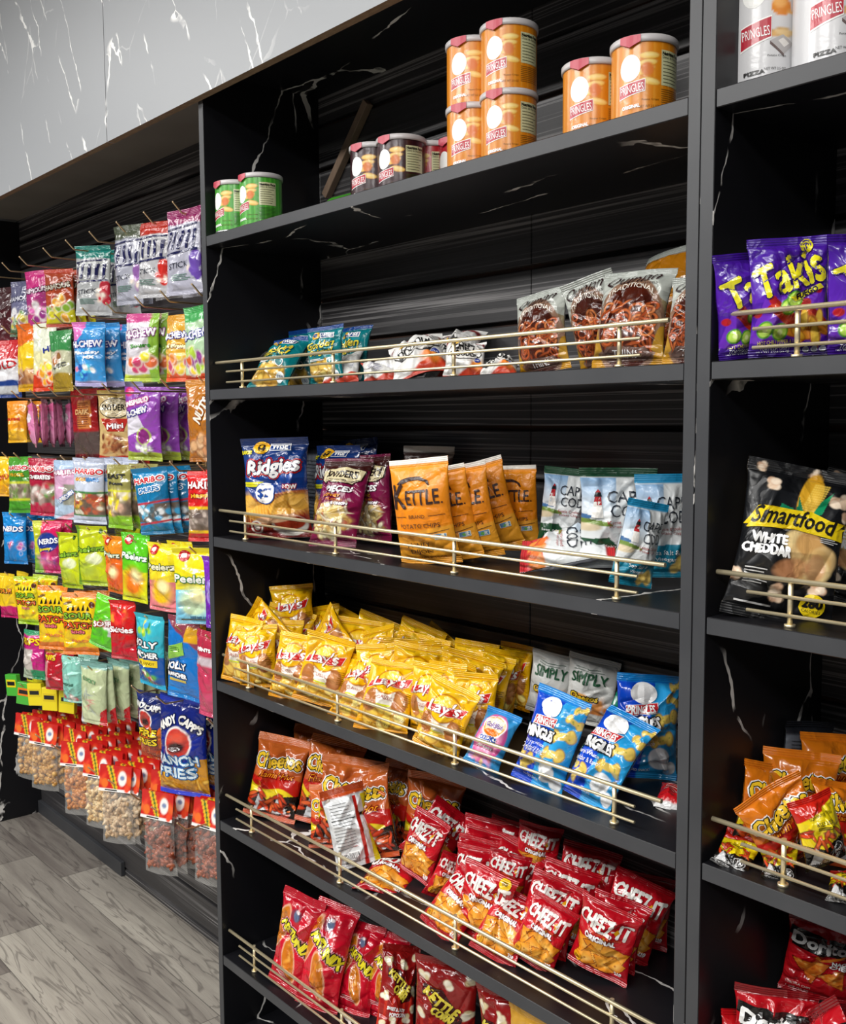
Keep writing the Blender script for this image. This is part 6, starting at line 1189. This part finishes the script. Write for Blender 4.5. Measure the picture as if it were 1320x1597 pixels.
HANG = [  # row, x, print, how many, spacing, y of the front one, top z, height, width, turn, label
 (1, -1.42, 'maroon', 2, 0.03, 0.076, 0.0490, 0.2200, 0.1360, 2.0, "dark maroon candy bag"),
 (1, -1.273, 'greymix', 2, 0.03, 0.08, 0.0530, 0.1640, 0.1020, 13.0, "grey and rainbow candy bag"),
 (1, -1.129, 'magenta', 2, 0.03, 0.084, 0.0670, 0.1680, 0.1040, 12.0, "magenta candy bag"),
 (1, -0.946, 'flame', 3, 0.03, 0.072, 0.0490, 0.1560, 0.0970, 18.0, "red and yellow flame-coloured candy bag"),
 (1, -0.789, 'tealstick', 2, 0.09, 0.096, 0.0930, 0.1800, 0.1120, 18.0, "teal and silver stick candy bag"),
 (1, -0.479, 'whitestick', 2, 0.03, 0.056, 0.0970, 0.1860, 0.1150, -4.0, "white and purple stick candy bag"),
 (1, -0.333, 'redstick', 2, 0.04, 0.048, 0.0850, 0.1720, 0.1070, 1.0, "red and silver stick candy bag"),
 (1, -0.193, 'magstick', 2, 0.035, 0.052, 0.0910, 0.1840, 0.1140, 1.0, "purple and silver stick candy bag"),
 (2, -1.3, 'old', 1, 0.03, 0.04, -0.1210, 0.1720, 0.1070, 13.0, "red, white and navy candy bag"),
 (2, -1.175, 'yelnar', 2, 0.04, 0.056, -0.0810, 0.1960, 0.1220, 1.0, "yellow and brown candy bag seen edge-on"),
 (2, -1.05, 'whiteyel', 1, 0.04, 0.064, -0.0870, 0.1920, 0.1190, 1.0, "white and yellow candy bag turned edge-on"),
 (2, -0.886, 'greentan', 1, 0.04, 0.048, -0.1210, 0.1640, 0.1020, 1.0, "green and tan candy bag half hidden"),
 (2, -0.697, 'hcblue', 3, 0.05, 0.02, -0.1150, 0.1620, 0.1000, 17.0, "sky blue chewy candy bag"),
 (2, -0.392, 'pinkgreen', 3, 0.04, 0.02, -0.1170, 0.1580, 0.0980, 13.0, "pink and green fruit candy bag"),
 (2, -0.262, 'hcorange', 1, 0.04, 0.068, -0.1290, 0.1500, 0.0930, -2.0, "orange and yellow fruit chew bag"),
 (2, -0.117, 'hcgreen', 1, 0.04, 0.028, -0.1250, 0.1600, 0.0990, -2.0, "green and white fruit chew bag"),
 (3, -1.24, 'orangecone', 2, 0.05, 0.02, -0.3030, 0.1240, 0.0770, 15.0, "small orange candy pack"),
 (3, -1.09, 'pinkpack', 9, 0.025, 0.02, -0.3010, 0.1380, 0.0860, 9.0, "small pink candy pack"),
 (3, -0.942, 'redchoc', 2, 0.03, 0.136, -0.2750, 0.2120, 0.1310, 0.0, "red bag with dark chocolate window turned edge-on"),
 (3, -0.768, 'snymini', 2, 0.04, 0.144, -0.2830, 0.2000, 0.1240, 16.0, "tan mini pretzel bag with an oval sign"),
 (3, -0.59, 'hcpurple', 3, 0.05, 0.14, -0.2790, 0.1880, 0.1170, 9.0, "purple and white fruit chew bag"),
 (3, -0.099, 'peanut', 1, 0.03, 0.028, -0.2790, 0.1760, 0.1090, 2.0, "golden brown peanut bag"),
 (4, -1.342, 'yellow', 1, 0.03, 0.024, -0.4710, 0.1220, 0.0760, 22.0, "yellow candy bag cut by the left edge"),
 (4, -1.24, 'hgreen', 1, 0.04, 0.04, -0.4690, 0.1680, 0.1040, 10.0, "green gummy bag with clear window"),
 (4, -1.048, 'hcrim', 1, 0.03, 0.02, -0.4690, 0.1640, 0.1020, 15.0, "crimson gummy bag with clear window"),
 (4, -0.877, 'hpale', 1, 0.03, 0.02, -0.4710, 0.1600, 0.0990, 11.0, "pale blue and pink gummy bag"),
 (4, -0.725, 'hbears', 4, 0.03, 0.02, -0.4610, 0.1720, 0.1070, 15.0, "silver white gummy bag with red lettering"),
 (4, -0.536, 'heast', 3, 0.035, 0.032, -0.4730, 0.1580, 0.0980, 2.0, "yellow-green gummy bag with dark lettering"),
 (4, -0.38, 'hblue', 3, 0.03, 0.064, -0.4750, 0.1600, 0.0990, 18.0, "turquoise blue gummy bag with red lettering"),
 (4, -0.111, 'hred', 2, 0.04, 0.028, -0.4750, 0.1520, 0.0940, 10.0, "bright red gummy bag with a clear window"),
 (5, -1.3, 'nblue', 3, 0.045, 0.02, -0.6390, 0.1580, 0.0980, 15.0, "bright blue candy bag with white lettering"),
 (5, -1.023, 'npink', 2, 0.04, 0.02, -0.6450, 0.1500, 0.0930, 25.0, "hot pink and lime candy bag"),
 (5, -0.86, 'peelime', 1, 0.05, 0.02, -0.6650, 0.1540, 0.0950, -1.0, "lime green pouch turned edge-on"),
 (5, -0.716, 'peelime', 2, 0.1, 0.02, -0.6370, 0.1580, 0.0980, 13.0, "lime green stand-up candy pouch"),
 (5, -0.607, 'peelor', 1, 0.05, 0.056, -0.6550, 0.1480, 0.0920, -4.0, "orange stand-up candy pouch"),
 (5, -0.463, 'peelgr', 1, 0.05, 0.024, -0.6370, 0.1680, 0.1040, 1.0, "green and orange stand-up candy pouch"),
 (5, -0.309, 'peelpk', 2, 0.05, 0.02, -0.6470, 0.1600, 0.0990, 9.0, "yellow to pink stand-up candy pouch"),
 (5, -0.158, 'peelbl', 1, 0.05, 0.02, -0.6450, 0.1700, 0.1050, 21.0, "yellow to light blue stand-up candy pouch"),
 (5, -0.05, 'peelpu', 1, 0.05, 0.024, -0.6550, 0.1580, 0.0980, 3.0, "purple candy pouch by the upright"),
 (6, -1.363, 'spnar', 2, 0.04, 0.02, -0.8330, 0.1400, 0.0870, 4.0, "yellow and magenta narrow candy bag"),
 (6, -1.191, 'spyel', 2, 0.05, 0.02, -0.8230, 0.1460, 0.0910, 18.0, "yellow and lime sour candy bag"),
 (6, -1.0, 'sporg', 1, 0.04, 0.02, -0.8290, 0.1840, 0.1140, 13.0, "yellow sour candy bag with orange ends"),
 (6, -0.813, 'sporg', 2, 0.04, 0.024, -0.8250, 0.1700, 0.1050, 25.0, "wide yellow sour candy bag with orange bottom seal"),
 (6, -0.678, 'sgreen', 1, 0.04, 0.024, -0.8130, 0.1420, 0.0880, 14.0, "slanting bright green candy bag"),
 (6, -0.538, 'skit', 1, 0.04, 0.02, -0.8110, 0.1500, 0.0930, 7.0, "red rainbow candy bag with white lettering"),
 (6, -0.388, 'jteal', 3, 0.1, 0.02, -0.8230, 0.1780, 0.1100, -1.0, "turquoise and blue hard candy bag"),
 (6, -0.232, 'jblue', 2, 0.04, 0.048, -0.8110, 0.1900, 0.1180, -3.0, "blue hard candy bag with a green corner label"),
 (6, -0.093, 'sliver', 1, 0.04, 0.048, -0.8230, 0.1920, 0.1190, -10.0, "rose coloured candy bag cut by the upright"),
 (7, -1.18, 'rips', 2, 0.06, 0.02, -0.9860, 0.1460, 0.0910, 9.0, "magenta and green sour belt bag"),
 (7, -1.007, 'ripsred', 3, 0.035, 0.02, -1.0140, 0.1180, 0.0730, 9.0, "red sour belt bag"),
 (7, -0.875, 'mint', 2, 0.04, 0.02, -1.0100, 0.1300, 0.0810, 14.0, "mint green candy bag"),
 (7, -0.74, 'pgreen', 7, 0.04, 0.036, -1.0060, 0.1660, 0.1030, 8.0, "pale green candy bag with red tip"),
 (7, -0.474, 'hotf', 1, 0.05, 0.084, -1.0360, 0.1720, 0.1070, 4.0, "navy and orange hot fries bag"),
 (7, -0.339, 'ranch', 2, 0.07, 0.096, -1.0240, 0.2440, 0.1510, 8.0, "royal blue ranch fries bag"),
]
NUTS = [(-1.27, 'A', 6, 0.05), (-1.15, 'A', 7, 0.05), (-1.024, 'A', 6, 0.1), (-0.887, 'P', 7, 0.05), (-0.76, 'B', 7, 0.055), (-0.631, 'C', 7, 0.05), (-0.5, 'C', 5, 0.13), (-0.383, 'D', 7, 0.05), (-0.25, 'D', 5, 0.11)]

YH = .048
hook_me = tube_mesh('peg_hook', [([(0, D - .001, 0), (0, D - .01, 0), (0, YH + .03, 0), (0, YH + .004, .0005), (0, YH, .003), (0, .030, .021), (0, .028, .0225)], .0021)], 1, M['hook'], 8)
bm = bmesh.new(); bmesh.ops.create_cube(bm, size=1); bmesh.ops.scale(bm, vec=(.02, .003, .03), verts=bm.verts); bmesh.ops.translate(bm, vec=(0, D - .002, .004), verts=bm.verts); bmesh.ops.bevel(bm, geom=list(bm.edges), offset=.0008, segments=1, affect='EDGES')
plate_me = bpy.data.meshes.new('back_plate'); bm.to_mesh(plate_me); bm.free(); plate_me.materials.append(M['hook'])
for row, xs in COLS.items():
    for i, X in enumerate(xs):
        o = link('peg_hook', hook_me); o.location = (X, 0, ZO + ROWZ[row]); link('back_plate', plate_me, o)
        tag(o, 'brass peg hook, %s from the left in the %s hook row' % (ORD[i], ROWN[row]), 'peg hook', 'brass peg hooks on the slat wall')

rnd = random.Random(4)
def placename(row, X):
    xs = COLS[row]; i = min(range(len(xs)), key=lambda k: abs(xs[k] - X)); return '%s hook of the %s row' % (ORD[i], ROWN[row])
for row, X, des, n, dy, y0, zt, h, w, yaw, lab in HANG:
    T = {'peelime': .030, 'peelor': .028, 'peelgr': .028, 'peelpk': .028, 'peelbl': .028, 'pinkpack': .020, 'jteal': .034, 'ranch': .045, 'hotf': .040}.get(des, .030)
    y0 = max(y0, .042)
    edge_on = des in ('pinkpack',)
    if edge_on: w, T = .072, .024
    if edge_on: yaw = -34
    if n > 1: dy = min(dy, (D - .025 - y0) / (n - 1)) 
    big = row in (7,) and des in ('ranch', 'hotf') or des in ('hcblue', 'hbears', 'hblue', 'peelpk', 'peelbl', 'jteal', 'jblue', 'sporg', 'snymini', 'hcpurple', 'hred', 'tealstick', 'redstick', 'magstick')
    def make():
        m = bag_meshes('candy_bag', CANDY[des], w, h, T, 3 + sum(map(ord, des)), (60, 84) if big else (40, 54), 'gloss', st=.07, sb=.05, crink=1.0, pinch=.08, bend=.0)
        o = bag_object('candy_bag', m); remember(o); return o
    for k in range(n):
        o = stamp('candy_%s_%.3f' % (des, w), make)
        jy = 0 if k == 0 else rnd.uniform(-9, 9)
        yw = yaw + 12 + jy if k == 0 else yaw + 6 + jy
        ro = rnd.uniform(-2, 2)
        if des == 'sgreen': ro = 16
        if des == 'hblue': ro = -5
        y = y0 + k * dy
        o.location = (X + rnd.uniform(-.004, .004), y, ZO + zt - h); o.rotation_euler = (R(rnd.uniform(-3, 3)), R(ro), R(yw))
        tag(o, lab + (', ' + ('front one' if k == 0 else ORD[k] + ' one back') + ' on its hook' if n > 1 else ', alone on a %s-row hook' % ROWN[row]), 'candy bag', 'hanging ' + lab.split(',')[0] + 's' if n > 1 else None)

# little cartons of gum
def gum(col, acc):
    o = boxes('gum_pack', [(-.026, .026, -.008, .008, -.034, .034, 0)], [M['paper']], .0012, (0, 0, 0))
    me = o.data; a = me.color_attributes.new('print', 'FLOAT_COLOR', 'POINT')
    for i, v in enumerate(me.vertices): a.data[i].color = (*hexc(col if v.co.z > -.02 or col != '#3a9a3a' else '#d8501c'), 1)
    def plate(nm, x0, x1, z0, z1, c, yy):
        q = boxes(nm, [(x0, x1, -yy, -.0075, z0, z1, 0)], [M['paper']], 0, (0, 0, 0), o); b_ = q.data.color_attributes.new('print', 'FLOAT_COLOR', 'POINT')
        for i in range(len(q.data.vertices)): b_.data[i].color = (*hexc(c), 1)
    plate('label_panel', -.021, .021, -.006, .018, acc, .0086); plate('label_band', -.017, .017, .000, .012, '#16181a', .0090)
    remember(o); return o
for i, (X, y, col, acc, yw, dz) in enumerate([(-1.36, .04, '#4ab03a', '#e8d01c', 20, 0.015), (-1.33, .09, '#3a9a3a', '#d8e01c', 5, .03), (-1.27, .045, '#4ab03a', '#e87a1c', 35, .005), (-1.24, .08, '#e8d41c', '#c8c01c', 10, .022), (-1.19, .05, '#e8d41c', '#d8c01c', 30, .018), (-1.14, .10, '#5ab03a', '#e8d41c', 15, .03), (-1.10, .06, '#e8d41c', '#d8c01c', 34, .020), (-1.02, .08, '#e8d41c', '#c8c01c', 34, .026)]):
    o = gum(col, acc); o.location = (X, y, ZO - 1.20 + dz); o.rotation_euler = (0, R(rnd.uniform(-8, 8)), R(yw))
    tag(o, '%s gum carton, %s from the left above the nut bags' % ({'#4ab03a': 'green', '#3a9a3a': 'darker green', '#e8d41c': 'yellow', '#5ab03a': 'light green'}[col], ORD[i]), 'gum carton', 'gum cartons above the nut bags')
for i, X in enumerate((-1.22, -1.11, -1.02)):
    pass

# clear nut bags under red header cards
def nut_bag(kind, seed):
    r = np.random.RandomState(seed); cols = {'A': ['#c89850', '#b8843c', '#d8ac68'], 'A2': ['#a8702c', '#b87c34', '#946024'], 'B': ['#e0c088', '#d0a868', '#ecd4a4'], 'C': ['#d0b088', '#c0a078', '#dcc4a0'], 'D': ['#9a4c30', '#a85a3a', '#8a4028'], 'P': ['#c88038', '#b8702c', '#d8924a']}[kind]
    w, h = .098, .150
    B = Bag(w, h, .030, seed, st=.04, sb=.10, crink=1.4, pinch=.05); u = np.linspace(-1, 1, 15); v = np.linspace(0, 1, 19); U, V = np.meshgrid(u, v, indexing='ij'); U, V = U.ravel(), V.ravel()
    f, b_ = B.pos(U, V, 1), B.pos(U, V, -1); me = mesh_from('nut_bag', np.concatenate([f, b_]), np.concatenate([grid_faces(14, 18), grid_faces(14, 18, len(f), True)]), [], np.ones((len(f) * 2, 3)), M['pouch'])
    o = link('nut_bag', me)
    # the nuts themselves
    bm = bmesh.new(); bmesh.ops.create_icosphere(bm, subdivisions=1, radius=1); bv = np.array([q.co[:] for q in bm.verts]); bf = np.array([[q.index for q in f_.verts] for f_ in bm.faces]); bm.free()
    VV, FF, CC = [], [], []
    curl = kind in 'BCD'
    for k in range(135):
        t = .12 + .72 * r.uniform(0, 1) ** 1.15; uu = r.uniform(-.86, .86); th = .0115 * (4 * t * (1 - t)) ** .4 * (1 - abs(uu) ** 3)
        p = np.array([uu * w / 2 * .92, r.uniform(-th, th), t * h]); e = r.normal(size=(3, 3)); q_, _ = np.linalg.qr(e)
        sc = np.array([.0082, .0050, .0046]) if curl else (np.array([.0068, .0060, .0058]) if kind in ('A', 'A2', 'P') else np.array([.007] * 3)); sc = sc * r.uniform(1.1, 1.5)
        vs = bv * sc
        if curl: vs[:, 1] += (vs[:, 0] ** 2) * 75
        vs = vs @ q_.T + p; FF.append(bf + len(VV) * len(bv)); VV.append(vs); CC.append(np.tile(hexc(cols[r.randint(3)]), (len(bv), 1)))
    nm = mesh_from('nuts', np.concatenate(VV), np.zeros((0, 4), int), np.concatenate(FF), np.concatenate(CC), M['satin']); n_o = link('nuts', nm, o); tag(n_o, kind='stuff')
    # folded card
    cw, ch = .100, .066
    def A_card(A):
        A.fill('#c8201c'); A.pile(0, .4, .5, .35, 9, .10, ['#d83a20', '#b8141c', '#d85a24'], .6); A.poly([(-.3, 1), (-.1, 1), (.12, 0), (-.02, 0)], '#e8b82a'); A.poly([(-.22, 1), (-.16, 1), (.07, 0), (.02, 0)], '#3a6a2a'); A.ell(.22, .52, .13, .19, '#f4f0ea'); A.ell(.22, .54, .07, .06, '#7a8ab0'); A.band(-.1, .10, '#f4f2ee'); A.ell(-.32, .3, .1, .12, '#e8702a'); A.lines(-.3, .2, .03, .08, 1, '#2a2a2a', .014)
        A.ell(.38, .15, .08, .1, '#e84a2a')
    nu, nv = 30, 24; x = np.linspace(-.5, .5, nu + 1); y = np.linspace(0, 1, nv + 1); X_, Y_ = np.meshgrid(x, y, indexing='ij'); X_, Y_ = X_.ravel(), Y_.ravel()
    A = Art(cw, ch, np.stack([X_, Y_], 1), 1, .03); A_card(A)
    thk = .0022 + .010 * (1 - Y_) ** 1.5
    F_ = np.stack([X_ * cw, -thk, Y_ * ch + h * .93], 1); Bk = F_ * np.array([1, -1, 1])
    V3 = [F_, Bk]; C3 = [A.c, A.c]; n0 = len(F_) * 2; tl = []
    for tr, col, lay in A.dec:
        q = tr.reshape(-1, 2); P3 = np.stack([q[:, 0], -(.0022 + .010 * (1 - q[:, 1] / ch) ** 1.5) - .0004, q[:, 1] + h * .93], 1); V3.append(P3); C3.append(np.tile(col, (len(P3), 1))); tl.append(np.arange(n0, n0 + len(P3)).reshape(-1, 3)); n0 += len(P3)
    card = mesh_from('header_card', np.concatenate(V3), np.concatenate([grid_faces(nu, nv), grid_faces(nu, nv, len(F_), True)]), np.concatenate(tl), np.concatenate(C3), M['paper'])
    link('header_card', card, o); remember(o); return o
KN = {'A': 'golden peanuts', 'A2': 'brown hazelnuts', 'B': 'pale cashews', 'C': 'cream cashews', 'D': 'reddish brown almonds', 'P': 'orange roasted peanuts'}
for i8, (X, kind, n, yst) in enumerate(NUTS):
    for k in range(n):
        kk = 'A2' if kind in 'AP' and k > 1 else kind
        o = stamp('nut_%s_%d' % (kk, k % 2), nut_bag, kk, 5 + (k % 2) * 9)
        o.location = (X + rnd.uniform(-.004, .004), yst + k * .029, ZO + ROWZ[8] - .150 * .93 - .012); o.rotation_euler = (R(rnd.uniform(-3, 3)), R(rnd.uniform(-3, 3)), R(22 + rnd.uniform(-7, 7)))
        tag(o, 'bag of %s with red card, %s back on the %s bottom-row hook' % (KN[kk], ORD[k], ORD[i8]), 'nut bag', 'clear nut bags on the bottom hooks')
